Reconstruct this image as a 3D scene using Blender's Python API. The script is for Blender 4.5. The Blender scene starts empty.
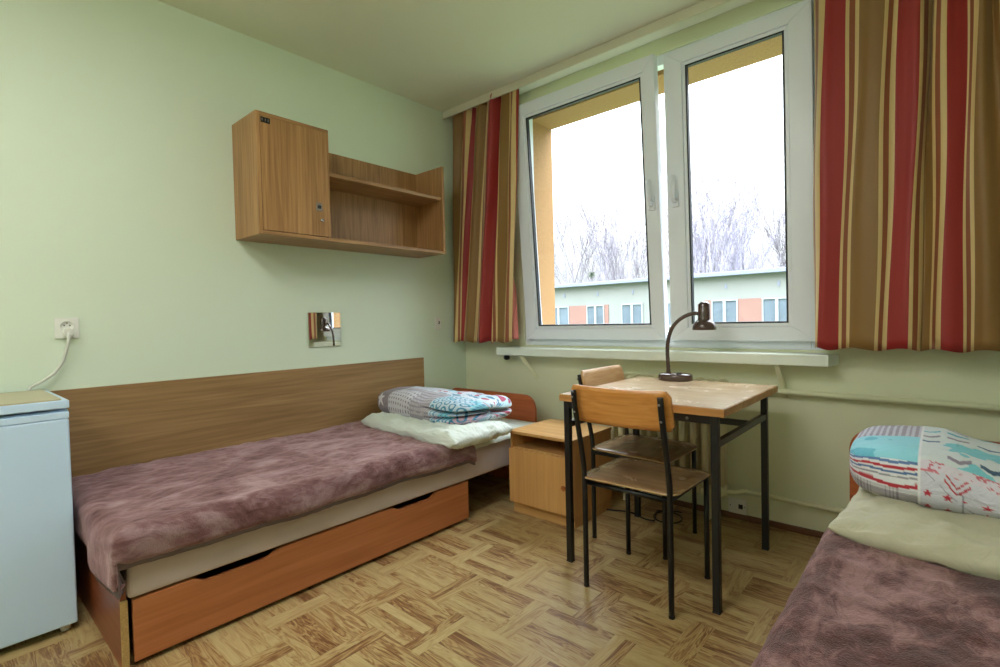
import bpy, bmesh, math, random
from mathutils import Vector, noise, Matrix
PI = math.pi
FILL_LAMP = 14.5  # emission of the added, unseen ceiling lights
SKY0, SKY1 = 0.86, 24.0
SC = bpy.context.scene
COL = SC.collection

# ------------------------------------------------------------------ helpers
def lin(c):
    return tuple(((v / 255) / 12.92 if v / 255 <= 0.04045 else ((v / 255 + 0.055) / 1.055) ** 2.4) for v in c)
def lin4(c): return lin(c) + (1.0,)

class NT:
    """small node-graph writer"""
    def __init__(s, name):
        s.m = bpy.data.materials.new(name); s.m.use_nodes = True
        s.t = s.m.node_tree; s.t.nodes.clear()
        s.out = s.t.nodes.new('ShaderNodeOutputMaterial')
        s.b = s.t.nodes.new('ShaderNodeBsdfPrincipled')
        s.t.links.new(s.b.outputs[0], s.out.inputs[0])
    def n(s, typ, **kw):
        nd = s.t.nodes.new(typ)
        for k, v in kw.items(): setattr(nd, k, v)
        return nd
    def put(s, sock, v):
        if isinstance(v, bpy.types.NodeSocket): s.t.links.new(v, sock)
        else: sock.default_value = v
    def math(s, op, a, b=0.0, c=0.0):
        nd = s.n('ShaderNodeMath', operation=op)
        s.put(nd.inputs[0], a); s.put(nd.inputs[1], b)
        if op in ('MULTIPLY_ADD', 'COMPARE', 'SMOOTH_MIN'): s.put(nd.inputs[2], c)
        return nd.outputs[0]
    def coord(s, kind='Object'):
        return s.n('ShaderNodeTexCoord').outputs[kind]
    def sep(s, v):
        nd = s.n('ShaderNodeSeparateXYZ'); s.put(nd.inputs[0], v); return nd.outputs
    def comb(s, x, y, z):
        nd = s.n('ShaderNodeCombineXYZ')
        for i, v in enumerate((x, y, z)): s.put(nd.inputs[i], v)
        return nd.outputs[0]
    def mapping(s, v, scale=(1, 1, 1), loc=(0, 0, 0)):
        nd = s.n('ShaderNodeMapping'); s.put(nd.inputs[0], v)
        nd.inputs['Scale'].default_value = scale; nd.inputs['Location'].default_value = loc
        return nd.outputs[0]
    def noise(s, v, scale=5, detail=3, rough=0.5, dist=0.0):
        nd = s.n('ShaderNodeTexNoise'); s.put(nd.inputs['Vector'], v)
        nd.inputs['Scale'].default_value = scale; nd.inputs['Detail'].default_value = detail
        nd.inputs['Roughness'].default_value = rough; nd.inputs['Distortion'].default_value = dist
        return nd.outputs[0]
    def ramp(s, f, stops, interp='LINEAR'):
        nd = s.n('ShaderNodeValToRGB'); s.put(nd.inputs[0], f); r = nd.color_ramp; r.interpolation = interp
        while len(r.elements) > 1: r.elements.remove(r.elements[-1])
        r.elements[0].position = stops[0][0]; r.elements[0].color = lin4(stops[0][1])
        for p, c in stops[1:]:
            e = r.elements.new(p); e.color = lin4(c)
        return nd.outputs[0]
    def mix(s, f, a, b, mode='MIX'):
        nd = s.n('ShaderNodeMix', data_type='RGBA', blend_type=mode)
        s.put(nd.inputs[0], f); s.put(nd.inputs[6], a if isinstance(a, bpy.types.NodeSocket) else lin4(a))
        s.put(nd.inputs[7], b if isinstance(b, bpy.types.NodeSocket) else lin4(b))
        return nd.outputs[2]
    def bump(s, h, strength=0.3, dist=0.01):
        nd = s.n('ShaderNodeBump'); nd.inputs['Strength'].default_value = strength
        nd.inputs['Distance'].default_value = dist
        s.put(nd.inputs['Height'], h); s.t.links.new(nd.outputs[0], s.b.inputs['Normal'])
    def set(s, **kw):
        for k, v in kw.items(): s.put(s.b.inputs[k.replace('_', ' ')], v)
        return s

def plain(name, rgb, rough=0.5, metal=0.0, var=0.06, scale=6, bump=0.0, bscale=80, **kw):
    t = NT(name); co = t.coord()
    dark = tuple(c * (1 - var) for c in rgb); lite = tuple(min(255, c * (1 + var)) for c in rgb)
    t.set(Base_Color=t.mix(t.noise(co, scale, 3), dark, lite), Roughness=rough, Metallic=metal)
    if bump: t.bump(t.noise(co, bscale, 3), bump, 0.004)
    t.set(**kw)
    return t.m

def wood(name, c1, c2, c3, axis='x', scale=1.0, rough=0.45, contrast=0.5, coat=0.0):
    """grain running along `axis`"""
    t = NT(name); co = t.coord()
    a = {'x': (0.35, 5, 5), 'y': (5, 0.35, 5), 'z': (5, 5, 0.35)}[axis]
    f = {'x': (2.0, 70, 70), 'y': (70, 2.0, 70), 'z': (70, 70, 2.0)}[axis]
    a = tuple(v * scale for v in a); f = tuple(v * scale for v in f)
    n1 = t.noise(t.mapping(co, a), 1.3, 4, 0.55, 0.6)
    rings = t.math('FRACT', t.math('MULTIPLY', n1, 9.0))
    rings = t.math('ABSOLUTE', t.math('SUBTRACT', rings, 0.5))
    n2 = t.noise(t.mapping(co, f), 1.0, 3, 0.6)
    v = t.math('ADD', t.math('MULTIPLY', rings, contrast), t.math('MULTIPLY', n2, 1.0 - contrast * 0.5))
    v = t.math('ADD', v, t.math('MULTIPLY', t.math('SUBTRACT', n1, 0.5), 0.5))
    c = t.ramp(v, [(0.25, c1), (0.5, c2), (0.8, c3)])
    t.set(Base_Color=c, Roughness=rough, Coat_Weight=coat)
    t.bump(n2, 0.05, 0.002)
    return t.m

# ---- mesh builder
class MB:
    def __init__(s): s.bm = bmesh.new()
    def _tr(s, vs, M):
        for v in vs: v.co = M @ v.co
    def box(s, x0, x1, y0, y1, z0, z1, bev=0.0, seg=2):
        g = bmesh.ops.create_cube(s.bm, size=1.0); vs = g['verts']
        for v in vs:
            v.co = Vector(((x0 + x1) / 2 + v.co.x * (x1 - x0), (y0 + y1) / 2 + v.co.y * (y1 - y0), (z0 + z1) / 2 + v.co.z * (z1 - z0)))
        if bev:
            es = list({e for v in vs for e in v.link_edges})
            bmesh.ops.bevel(s.bm, geom=es, offset=bev, segments=seg, affect='EDGES', profile=0.5)
        return s
    def tube(s, pts, r, seg=12, cap=True, square=False, smooth=True, aspect=1.0, radii=None):
        pts = [Vector(p) for p in pts]; rings = []
        up = None
        for i, p in enumerate(pts):
            if i == 0: d = pts[1] - pts[0]
            elif i == len(pts) - 1: d = pts[-1] - pts[-2]
            else: d = (pts[i] - pts[i - 1]).normalized() + (pts[i + 1] - pts[i]).normalized()
            d.normalize()
            if up is None:
                ref = Vector((0, 0, 1)) if abs(d.z) < 0.9 else Vector((1, 0, 0))
                up = (ref - d * ref.dot(d)).normalized()
            else: up = (up - d * up.dot(d)).normalized()
            sd = d.cross(up)
            n = 4 if square else seg; ring = []
            rr = radii[i] if radii else r
            for k in range(n):
                a = 2 * PI * (k + (0.5 if square else 0)) / n
                q = rr * (math.sqrt(2) if square else 1)
                ring.append(s.bm.verts.new(p + up * math.cos(a) * q * aspect + sd * math.sin(a) * q))
            rings.append(ring)
        n = len(rings[0])
        for a, b in zip(rings, rings[1:]):
            for k in range(n):
                f = s.bm.faces.new((a[k], a[(k + 1) % n], b[(k + 1) % n], b[k])); f.smooth = smooth and not square
        if cap:
            s.bm.faces.new(rings[0][::-1]); s.bm.faces.new(rings[-1])
        return s
    def lathe(s, prof, center=(0, 0, 0), seg=32, axis='z', sx=1.0, sy=1.0, smooth=True):
        c = Vector(center); rings = []
        def P(r, h, a):
            x, y = r * math.cos(a) * sx, r * math.sin(a) * sy
            return c + {'z': Vector((x, y, h)), 'y': Vector((x, h, y)), 'x': Vector((h, x, y))}[axis]
        for r, h in prof:
            if r < 1e-6: rings.append([s.bm.verts.new(P(0, h, 0))])
            else: rings.append([s.bm.verts.new(P(r, h, 2 * PI * k / seg)) for k in range(seg)])
        for a, b in zip(rings, rings[1:]):
            for k in range(seg):
                k2 = (k + 1) % seg
                va = [a[k], a[k2]] if len(a) > 1 else [a[0]]
                vb = [b[k2], b[k]] if len(b) > 1 else [b[0]]
                if len(va) + len(vb) > 2:
                    f = s.bm.faces.new(va + vb); f.smooth = smooth
        return s
    def prism(s, pts, h0, h1, plane='xy', bev=0.0):
        """polygon pts in a plane, extruded along the third axis from h0 to h1"""
        def P(a, b, h): return {'xy': (a, b, h), 'xz': (a, h, b), 'yz': (h, a, b)}[plane]
        lo = [s.bm.verts.new(P(a, b, h0)) for a, b in pts]; hi = [s.bm.verts.new(P(a, b, h1)) for a, b in pts]
        n = len(pts)
        fs = [s.bm.faces.new(lo[::-1]), s.bm.faces.new(hi)]
        for k in range(n): fs.append(s.bm.faces.new((lo[k], lo[(k + 1) % n], hi[(k + 1) % n], hi[k])))
        if bev:
            es = list(set(fs[0].edges) | set(fs[1].edges))
            bmesh.ops.bevel(s.bm, geom=es, offset=bev, segments=2, affect='EDGES', profile=0.5)
        return s
    def grid(s, nu, nv, fn, closed_u=False, closed_v=False, uvs=None, cols=None):
        vs = [[s.bm.verts.new(fn(i / (nu if closed_u else nu - 1), j / (nv if closed_v else nv - 1))) for j in range(nv)] for i in range(nu)]
        for i in range(nu if closed_u else nu - 1):
            for j in range(nv if closed_v else nv - 1):
                f = s.bm.faces.new((vs[i][j], vs[(i + 1) % nu][j], vs[(i + 1) % nu][(j + 1) % nv], vs[i][(j + 1) % nv])); f.smooth = True
        return vs
    def build(s, name, mat, parent=None, loc=None, fix=True):
        if fix: bmesh.ops.recalc_face_normals(s.bm, faces=s.bm.faces)
        me = bpy.data.meshes.new(name); s.bm.to_mesh(me); s.bm.free()
        if mat: me.materials.append(mat)
        o = bpy.data.objects.new(name, me); COL.objects.link(o)
        if parent: o.parent = parent
        if loc: o.location = loc
        return o

def tag(o, label=None, cat=None, group=None, kind=None):
    if label: o['label'] = label
    if cat: o['category'] = cat
    if group: o['group'] = group
    if kind: o['kind'] = kind
    return o
def empty(name, loc=(0, 0, 0), rz=0.0):
    o = bpy.data.objects.new(name, None); COL.objects.link(o)
    o.location = loc; o.rotation_euler = (0, 0, rz); o.empty_display_size = 0.1
    return o
def copy_tree(o, parent=None):
    c = o.copy(); COL.objects.link(c); c.parent = parent
    for ch in list(o.children): copy_tree(ch, c)
    return c
def struct(o): return tag(o, kind='structure')
def fbm(p, s, seed=0.0, oct=3):
    return noise.fractal(Vector((p[0] * s + seed, p[1] * s + seed * 1.7, p[2] * s - seed)), 1.0, 2.0, oct)
def smooth(a, b, x):
    t = max(0.0, min(1.0, (x - a) / (b - a))); return t * t * (3 - 2 * t)

# ------------------------------------------------------------------ materials
M = {}
M['wall'] = plain('wall_paint', (213, 226, 205), 0.6, var=0.015, scale=2, bump=0.10, bscale=160)
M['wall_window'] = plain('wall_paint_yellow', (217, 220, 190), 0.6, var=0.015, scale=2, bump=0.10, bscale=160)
M['ceiling'] = plain('ceiling_paint', (222, 224, 206), 0.8, var=0.015, scale=2)
M['white_pvc'] = plain('white_pvc', (228, 234, 244), 0.35, var=0.01)
M['sill'] = plain('sill_paint', (224, 232, 224), 0.35, var=0.03, scale=12)
M['gasket'] = plain('black_gasket', (22, 28, 38), 0.5)
M['pipe'] = plain('pipe_paint', (226, 228, 196), 0.35, var=0.02)
M['radiator'] = plain('radiator_paint', (228, 222, 190), 0.4, var=0.03)
M['metal_black'] = plain('black_painted_steel', (13, 15, 16), 0.4, var=0.15, scale=30)
M['chrome'] = plain('chrome', (200, 200, 200), 0.25, 1.0)
M['screw'] = plain('screw_steel', (150, 150, 150), 0.35, 1.0)
M['plastic_white'] = plain('white_plastic', (225, 226, 218), 0.35, var=0.01)
M['dark_hole'] = plain('dark_hole', (25, 25, 28), 0.6)
M['cable_white'] = plain('white_cable', (205, 208, 196), 0.45)
M['cable_black'] = plain('black_cable', (16, 15, 15), 0.45)
M['fridge'] = plain('fridge_white', (192, 217, 240), 0.32, var=0.006)
M['fridge_top'] = plain('beige_board', (172, 164, 132), 0.35, var=0.03)
M['oak_z'] = wood('oak_laminate_vertical', (134, 96, 58), (163, 121, 76), (186, 144, 96), 'z', 1.0, 0.42, 0.35)
M['oak_y'] = wood('oak_laminate_lengthwise', (130, 94, 58), (158, 118, 76), (180, 140, 94), 'y', 1.0, 0.42, 0.4)
M['oak_panel'] = wood('oak_panel_lengthwise', (128, 98, 62), (148, 116, 76), (166, 134, 92), 'y', 0.8, 0.42, 0.42)
M['beech_z'] = wood('beech_vertical', (190, 142, 86), (200, 152, 94), (208, 162, 104), 'z', 1.0, 0.4, 0.2)
M['beech_x'] = wood('beech_sideways', (176, 130, 78), (192, 148, 92), (208, 164, 108), 'x', 1.0, 0.35, 0.25)
M['cherry_y'] = wood('cherry_laminate', (160, 96, 56), (174, 108, 66), (188, 122, 80), 'y', 0.7, 0.4, 0.25)
M['cherry_dark'] = wood('cherry_laminate_dark', (112, 58, 36), (134, 72, 44), (152, 84, 52), 'x', 0.8, 0.35, 0.3)
M['cherry_head'] = wood('cherry_headboard', (150, 76, 40), (172, 90, 48), (188, 106, 60), 'x', 0.8, 0.35, 0.3)
M['ply_back'] = wood('plywood_backrest', (180, 116, 54), (200, 136, 68), (214, 156, 90), 'x', 1.2, 0.3, 0.22, 0.2)

def worn_wood(name, dark, mid, lite, axis):
    t = NT(name); co = t.coord()
    st = {'x': (1.5, 14, 14), 'y': (14, 1.5, 14)}[axis]
    g = t.noise(t.mapping(co, st), 2.2, 5, 0.65, 0.4)
    w = t.noise(co, 5.0, 5, 0.6, 0.5)
    c = t.ramp(t.math('ADD', t.math('MULTIPLY', g, 0.55), t.math('MULTIPLY', w, 0.5)), [(0.34, dark), (0.52, mid), (0.68, lite)])
    t.set(Base_Color=c, Roughness=t.math('ADD', t.math('MULTIPLY', w, 0.25), 0.12))
    t.bump(g, 0.05, 0.002)
    return t.m
M['table_top'] = worn_wood('worn_table_top', (160, 132, 100), (188, 162, 130), (200, 178, 148), 'x')
M['seat'] = worn_wood('worn_seat', (96, 70, 46), (132, 102, 72), (152, 122, 88), 'x')
M['table_edge'] = wood('table_edge_band', (158, 106, 52), (182, 132, 74), (200, 156, 98), 'x', 1.0, 0.45, 0.3)
M['seat_edge'] = plain('seat_edge_ply', (188, 158, 112), 0.5, var=0.12, scale=60)

def m_chipboard():
    t = NT('raw_chipboard'); co = t.coord()
    v = t.n('ShaderNodeTexVoronoi'); t.put(v.inputs['Vector'], co); v.inputs['Scale'].default_value = 160
    t.set(Base_Color=t.mix(t.noise(co, 240, 2), (132, 98, 52), (204, 172, 112)), Roughness=0.8)
    t.bump(v.outputs[0], 0.4, 0.002); return t.m
M['chipboard'] = m_chipboard()

def m_floor():
    t = NT('vinyl_parquet'); co = t.coord('Object'); X, Y, Z = t.sep(co)
    P, R = 0.3425, 0.2475
    ry = t.math('DIVIDE', t.math('ADD', Y, 1.298 + 20 * R), R)
    row = t.math('FLOOR', ry); fy = t.math('MULTIPLY', t.math('SUBTRACT', ry, row), R)      # 0..R within row
    odd = t.math('MODULO', row, 2.0)
    xs = t.math('ADD', t.math('SUBTRACT', X, 1.487 - 20 * P), t.math('MULTIPLY', odd, P / 2))
    cx = t.math('DIVIDE', xs, P); ci = t.math('FLOOR', cx); fx = t.math('MULTIPLY', t.math('SUBTRACT', cx, ci), P)
    isy = t.math('LESS_THAN', fx, 0.078)
    sy = t.math('FLOOR', t.math('DIVIDE', fx, 0.039))
    sx = t.math('FLOOR', t.math('DIVIDE', fy, R / 6))
    # strip id: different for both directions
    inv = t.math('SUBTRACT', 1.0, isy)
    sid = t.math('ADD', t.math('MULTIPLY', isy, t.math('ADD', sy, 11.0)), t.math('MULTIPLY', inv, sx))
    wn = t.n('ShaderNodeTexWhiteNoise', noise_dimensions='3D')
    t.put(wn.inputs['Vector'], t.comb(t.math('ADD', ci, 0.5), t.math('ADD', row, 0.5), t.math('ADD', sid, 0.5)))
    rnd = wn.outputs['Value']
    # along / across coordinates
    along = t.math('ADD', t.math('MULTIPLY', isy, Y), t.math('MULTIPLY', inv, X))
    across = t.math('ADD', t.math('MULTIPLY', isy, X), t.math('MULTIPLY', inv, Y))
    vec = t.comb(t.math('ADD', t.math('MULTIPLY', along, 3.4), t.math('MULTIPLY', rnd, 40.0)), t.math('MULTIPLY', across, 24.0), t.math('MULTIPLY', rnd, 17.0))
    g = t.noise(vec, 1.0, 3, 0.55, 1.0)
    ring = t.math('ABSOLUTE', t.math('SUBTRACT', t.math('FRACT', t.math('MULTIPLY', g, 7.0)), 0.5))
    fine = t.noise(t.comb(t.math('MULTIPLY', along, 12.0), t.math('MULTIPLY', across, 260.0), rnd), 1.0, 2, 0.5)
    v = t.math('ADD', t.math('MULTIPLY', ring, 0.5), t.math('MULTIPLY', t.math('SUBTRACT', rnd, 0.5), 0.32))
    v = t.math('ADD', v, t.math('MULTIPLY', fine, 0.38))
    v = t.math('ADD', v, t.math('MULTIPLY', t.math('SUBTRACT', g, 0.5), 0.55))
    c = t.ramp(v, [(0.06, (112, 78, 48)), (0.20, (146, 112, 72)), (0.36, (168, 144, 98)), (0.72, (182, 164, 118))])
    # thin strip joints
    def edge(val, w):
        m = t.math('ABSOLUTE', t.math('SUBTRACT', t.math('FRACT', val), 0.5))
        return t.math('GREATER_THAN', m, 0.5 - w)
    ey = edge(t.math('DIVIDE', fx, 0.039), 0.018); ex = edge(t.math('DIVIDE', fy, R / 6), 0.018)
    e = t.math('ADD', t.math('MULTIPLY', isy, ey), t.math('MULTIPLY', inv, ex))
    c2 = t.mix(t.math('MULTIPLY', e, 0.3), c, (84, 58, 36))
    t.set(Base_Color=c2, Roughness=0.36); t.bump(fine, 0.04, 0.001)
    return t.m
M['floor'] = m_floor()

def m_curtain():
    t = NT('striped_curtain'); u = t.n('ShaderNodeUVMap'); u.uv_map = 'UVMap'
    s = t.sep(u.outputs[0])[0]
    RED, CRM, ROS, GLD = (164, 44, 42), (222, 196, 138), (154, 88, 56), (148, 112, 60)
    f = t.math('FRACT', s)
    st = [(0.0, RED), (0.30, CRM), (0.345, ROS), (0.415, CRM), (0.465, GLD), (0.80, CRM), (0.85, ROS), (0.92, CRM)]
    c = t.ramp(f, st, 'CONSTANT')
    sat = t.noise(t.mapping(t.coord(), (1.5, 1.5, 0.7)), 2.0, 2)
    c = t.mix(t.math('MULTIPLY', sat, 0.25), c, t.mix(1.0, c, (190, 150, 120), 'MULTIPLY'))
    t.set(Base_Color=c, Roughness=0.5, Sheen_Weight=0.25, Sheen_Roughness=0.4)
    t.bump(t.noise(t.mapping(t.coord(), (900, 900, 300)), 1, 1), 0.08, 0.001)
    # thin cloth: a little daylight passes through
    tr = t.n('ShaderNodeBsdfTranslucent'); t.put(tr.inputs[0], c)
    mx = t.n('ShaderNodeMixShader'); mx.inputs[0].default_value = 0.16
    t.t.links.new(t.b.outputs[0], mx.inputs[1]); t.t.links.new(tr.outputs[0], mx.inputs[2])
    t.t.links.new(mx.outputs[0], t.out.inputs[0])
    return t.m
M['curtain'] = m_curtain()
M['lining'] = plain('pink_lining', (222, 140, 134), 0.6)

def m_fur(name, dark, mid, lite, sheen=0.4):
    t = NT(name); co = t.coord()
    big = t.noise(t.mapping(co, (1.0, 0.7, 1.0)), 4.0, 4, 0.6, 1.6)
    st = t.noise(t.mapping(co, (14, 6, 14)), 2.0, 5, 0.7, 1.2)
    fine = t.noise(co, 260, 2, 0.6)
    v = t.math('ADD', t.math('MULTIPLY', big, 0.68), t.math('MULTIPLY', st, 0.32))
    c = t.ramp(v, [(0.38, dark), (0.49, mid), (0.60, lite)])
    t.set(Base_Color=c, Roughness=0.8)
    t.bump(t.math('ADD', t.math('MULTIPLY', st, 1.0), t.math('MULTIPLY', fine, 0.35)), 0.7, 0.012)
    nrm = t.b.inputs['Normal'].links[0].from_socket
    sh = t.n('ShaderNodeBsdfSheen'); sh.inputs['Color'].default_value = lin4((250, 214, 218)); sh.inputs['Roughness'].default_value = 0.45
    t.t.links.new(nrm, sh.inputs['Normal'])
    mx = t.n('ShaderNodeMixShader'); mx.inputs[0].default_value = sheen
    t.t.links.new(t.b.outputs[0], mx.inputs[1]); t.t.links.new(sh.outputs[0], mx.inputs[2])
    t.t.links.new(mx.outputs[0], t.out.inputs[0])
    return t.m
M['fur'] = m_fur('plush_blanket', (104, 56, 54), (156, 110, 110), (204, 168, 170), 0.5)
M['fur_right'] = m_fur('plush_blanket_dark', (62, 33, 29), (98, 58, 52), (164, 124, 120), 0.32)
M['blanket_lining'] = plain('grey_blanket_lining', (104, 90, 92), 0.8, var=0.1)
M['upholstery'] = plain('beige_upholstery', (188, 174, 170), 0.75, var=0.05, scale=8, bump=0.15, bscale=400)

def m_cloth(name, c1, c2, fold=0.25, seer=False):
    t = NT(name); co = t.coord()
    a = t.noise(t.mapping(co, (9, 9, 9)), 1.5, 4, 0.6, 1.0)
    t.set(Base_Color=t.mix(t.noise(co, 7, 3), c1, c2), Roughness=0.8, Sheen_Weight=0.1)
    h = a
    if seer:
        sx = t.noise(t.mapping(co, (12, 70, 70)), 1.0, 3)
        h = t.math('ADD', t.math('MULTIPLY', a, 0.6), sx)
    t.bump(h, fold, 0.02)
    return t.m
M['pillow'] = m_cloth('pillow_cotton', (204, 214, 208), (222, 230, 224), 0.45, True)
M['sheet'] = m_cloth('white_sheet', (208, 216, 206), (220, 226, 216), 0.25)
M['pillow_green'] = m_cloth('pale_green_cotton', (172, 168, 144), (188, 184, 160), 0.35)

def m_vcol(name):
    t = NT(name)
    a = t.n('ShaderNodeVertexColor'); a.layer_name = 'print'
    t.set(Base_Color=a.outputs[0], Roughness=0.75, Sheen_Weight=0.1)
    t.bump(t.noise(t.mapping(t.coord(), (7, 7, 9)), 2.0, 4, 0.6, 1.0), 0.5, 0.03)
    return t.m
M['print'] = m_vcol('printed_cotton')

def m_glass(name, rough=0.0, tint=(250, 253, 255)):
    t = NT(name)
    tr = t.n('ShaderNodeBsdfTransparent'); tr.inputs[0].default_value = lin4(tint)
    gl = t.n('ShaderNodeBsdfGlossy'); gl.inputs['Roughness'].default_value = rough
    fr = t.n('ShaderNodeFresnel'); fr.inputs[0].default_value = 1.45
    mx = t.n('ShaderNodeMixShader'); ge = t.n('ShaderNodeNewGeometry')
    fr = t.math('MULTIPLY', fr.outputs[0], t.math('SUBTRACT', 1.0, ge.outputs['Backfacing']))
    t.t.links.new(fr, mx.inputs[0]); t.t.links.new(tr.outputs[0], mx.inputs[1]); t.t.links.new(gl.outputs[0], mx.inputs[2])
    t.t.links.new(mx.outputs[0], t.out.inputs[0]); return t.m
M['glass'] = m_glass('window_glass')
M['mirror'] = plain('mirror_silver', (235, 238, 236), 0.01, 1.0, var=0.0)
M['reveal'] = plain('orange_render', (166, 126, 82), 0.85, var=0.12, scale=60, bump=0.4, bscale=220)
M['lintel'] = plain('orange_render_top', (198, 140, 78), 0.85, var=0.12, scale=60, bump=0.4, bscale=220)
M['lamp'] = plain('lamp_brown', (72, 54, 50), 0.25, var=0.05, Coat_Weight=0.5)
M['lamp_in'] = plain('lamp_reflector', (190, 180, 165), 0.3, 0.8)
M['base_brown'] = plain('brown_skirting', (104, 66, 42), 0.5, var=0.1)
# outside
M['facade'] = plain('facade_render', (130, 133, 130), 0.9, var=0.03, scale=1)
M['salmon'] = plain('salmon_render', (136, 104, 96), 0.9, var=0.03, scale=1)
M['fascia'] = plain('roof_fascia', (122, 128, 148), 0.6, var=0.05)
M['ext_white'] = plain('ext_window_white', (150, 156, 158), 0.5)
M['ext_pane'] = plain('ext_window_pane', (96, 108, 118), 0.15, var=0.25, scale=0.8)
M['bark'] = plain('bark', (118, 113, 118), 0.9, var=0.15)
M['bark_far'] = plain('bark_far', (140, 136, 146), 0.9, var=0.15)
M['nest'] = plain('mistletoe', (88, 104, 78), 0.9, var=0.2)
M['grass'] = plain('grass', (80, 96, 60), 0.95, var=0.2, scale=2)
M['foot'] = plain('rubber', (40, 40, 42), 0.6)
M['diffuser'] = None

# ------------------------------------------------------------------ room shell
H = 2.655; RX = 3.53; RY = -4.8
WX0, WX1, WZ0, WZ1 = 0.60, 2.42, 0.90, 2.57    # window opening
WT = 0.35                                       # wall thickness
struct(MB().box(-0.1, RX + 0.1, RY - 0.1, 0.1, -0.1, 0).build('floor', M['floor']))
struct(MB().box(-0.1, RX + 0.1, RY - 0.1, WT, H, H + 0.15).build('ceiling', M['ceiling']))
struct(MB().box(-0.12, 0, RY - 0.1, WT, -0.1, H).build('wall_left', M['wall']))
struct(MB().box(RX, RX + 0.12, RY - 0.1, WT, -0.1, H).build('wall_right', M['wall']))
struct(MB().box(0, RX, RY - 0.12, RY, -0.1, H).build('wall_front', M['wall']))
w = MB()
w.box(-0.1, WX0, 0, 0.10, -0.1, H); w.box(WX1, RX, 0, 0.10, -0.1, H)
w.box(WX0, WX1, 0, 0.10, -0.1, WZ0); w.box(WX0, WX1, 0, 0.10, WZ1, H)
struct(w.build('wall_back', M['wall_window']))
# outside layer of the wall: orange render seen round the opening
w = MB()
w.box(-0.1, WX0 + 0.02, 0.10, WT, -0.1, H); w.box(WX1, RX, 0.10, WT, -0.1, H)
w.box(WX0 + 0.02, WX1, 0.10, WT, -0.1, WZ0 - 0.03)
w.box(WX0 + 0.02, WX1, 0.10, WT, 2.50, H)
struct(w.build('trim_1', M['reveal']))
struct(MB().box(0.0, RX, -0.014, 0.0, 0, 0.03, 0.004).build('baseboard_back', M['base_brown']))
struct(MB().box(0.0, 0.014, RY, -0.014, 0, 0.03, 0.004).build('baseboard_left', M['base_brown']))

# ------------------------------------------------------------------ window
win = empty('window_1', (0, 0, 0)); struct(win)
f = MB()
FY0, FY1 = 0.01, 0.07
f.box(WX0, WX0 + 0.06, FY0, FY1, WZ0, WZ1, 0.004)
f.box(WX1 - 0.06, WX1, FY0, FY1, WZ0, WZ1, 0.004)
f.box(WX0 + 0.06, WX1 - 0.06, FY0, FY1, WZ0, WZ0 + 0.06, 0.004)
f.box(WX0 + 0.06, WX1 - 0.06, FY0, FY1, WZ1 - 0.06, WZ1, 0.004)
f.build('window_frame', M['white_pvc'], win)
def sash(x0, x1, z0, z1, gx0, gx1, gz0, gz1, tilt, handle_x):
    """local frame: hinge line along the bottom, tilted inwards at the top"""
    e = empty('sash'); e.parent = win
    e.location = (0, 0.005, z0); e.rotation_euler = (math.atan(tilt), 0, 0)
    h = z1 - z0; a, b = gz0 - z0, gz1 - z0
    m = MB(); Y0, Y1 = -0.035, 0.02
    def ring(ox0, ox1, oz0, oz1, ix0, ix1, iz0, iz1, yf, yb):
        o = [(ox0, oz0), (ox1, oz0), (ox1, oz1), (ox0, oz1)]; i = [(ix0, iz0), (ix1, iz0), (ix1, iz1), (ix0, iz1)]
        for k in range(4):
            k2 = (k + 1) % 4
            q = [o[k], o[k2], i[k2], i[k]]
            mm = MB(); mm.prism(q, yf, yb, 'xz')
            tmp = bpy.data.meshes.new('t'); mm.bm.to_mesh(tmp); mm.bm.free(); m.bm.from_mesh(tmp); bpy.data.meshes.remove(tmp)
    ring(x0, x1, 0, h, gx0 - 0.018, gx1 + 0.018, a - 0.018, b + 0.018, Y0, Y1)
    ring(gx0 - 0.018, gx1 + 0.018, a - 0.018, b + 0.018, gx0, gx1, a, b, Y0 + 0.008, Y1)
    so = m.build('sash_frame', M['white_pvc'], e)
    bv = so.modifiers.new('b', 'BEVEL'); bv.width = 0.003; bv.segments = 2; bv.limit_method = 'ANGLE'
    g = MB()
    w_ = 0.008
    g.box(gx0, gx0 + w_, -0.026, 0.0, a, b); g.box(gx1 - w_, gx1, -0.026, 0.0, a, b)
    g.box(gx0 + w_, gx1 - w_, -0.026, 0.0, a, a + w_); g.box(gx0 + w_, gx1 - w_, -0.026, 0.0, b - w_, b)
    g.build('gasket', M['gasket'], e)
    MB().box(gx0 + 0.002, gx1 - 0.002, -0.010, -0.006, a, b).build('glass_pane', M['glass'], e)
    hz = 1.80 - z0
    m = MB()
    m.box(handle_x - 0.018, handle_x + 0.018, Y0 - 0.012, Y0, hz - 0.12, hz - 0.045, 0.004)
    m.tube([(handle_x, Y0 - 0.005, hz - 0.085), (handle_x, Y0 - 0.035, hz - 0.085), (handle_x, Y0 - 0.045, hz - 0.07), (handle_x, Y0 - 0.045, hz + 0.045)], 0.012, 12)
    m.build('handle', M['white_pvc'], e)
    return e
sash(0.640, 1.646, 0.945, 2.520, 0.745, 1.562, 1.035, 2.425, 0.068, 1.605)
sash(1.680, 2.385, 0.945, 2.520, 1.795, 2.268, 1.035, 2.425, 0.034, 1.730)
m = MB()
m.box(2.386, 2.402, -0.02, 0.01, 0.945, 1.03, 0.003); m.tube([(2.394, -0.026, 0.95), (2.394, -0.026, 1.02)], 0.007, 10)
m.build('hinge', M['white_pvc'], win)
m = MB().prism([(0.44, -0.125), (2.447, -0.125), (2.470, 0.0), (2.42, 0.0), (2.42, 0.012), (0.60, 0.012), (0.60, 0.0), (0.44, 0.0)], 0.832, 0.888, 'xy', 0.006)
sill = m.build('window_sill', M['sill'], win)
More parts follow.
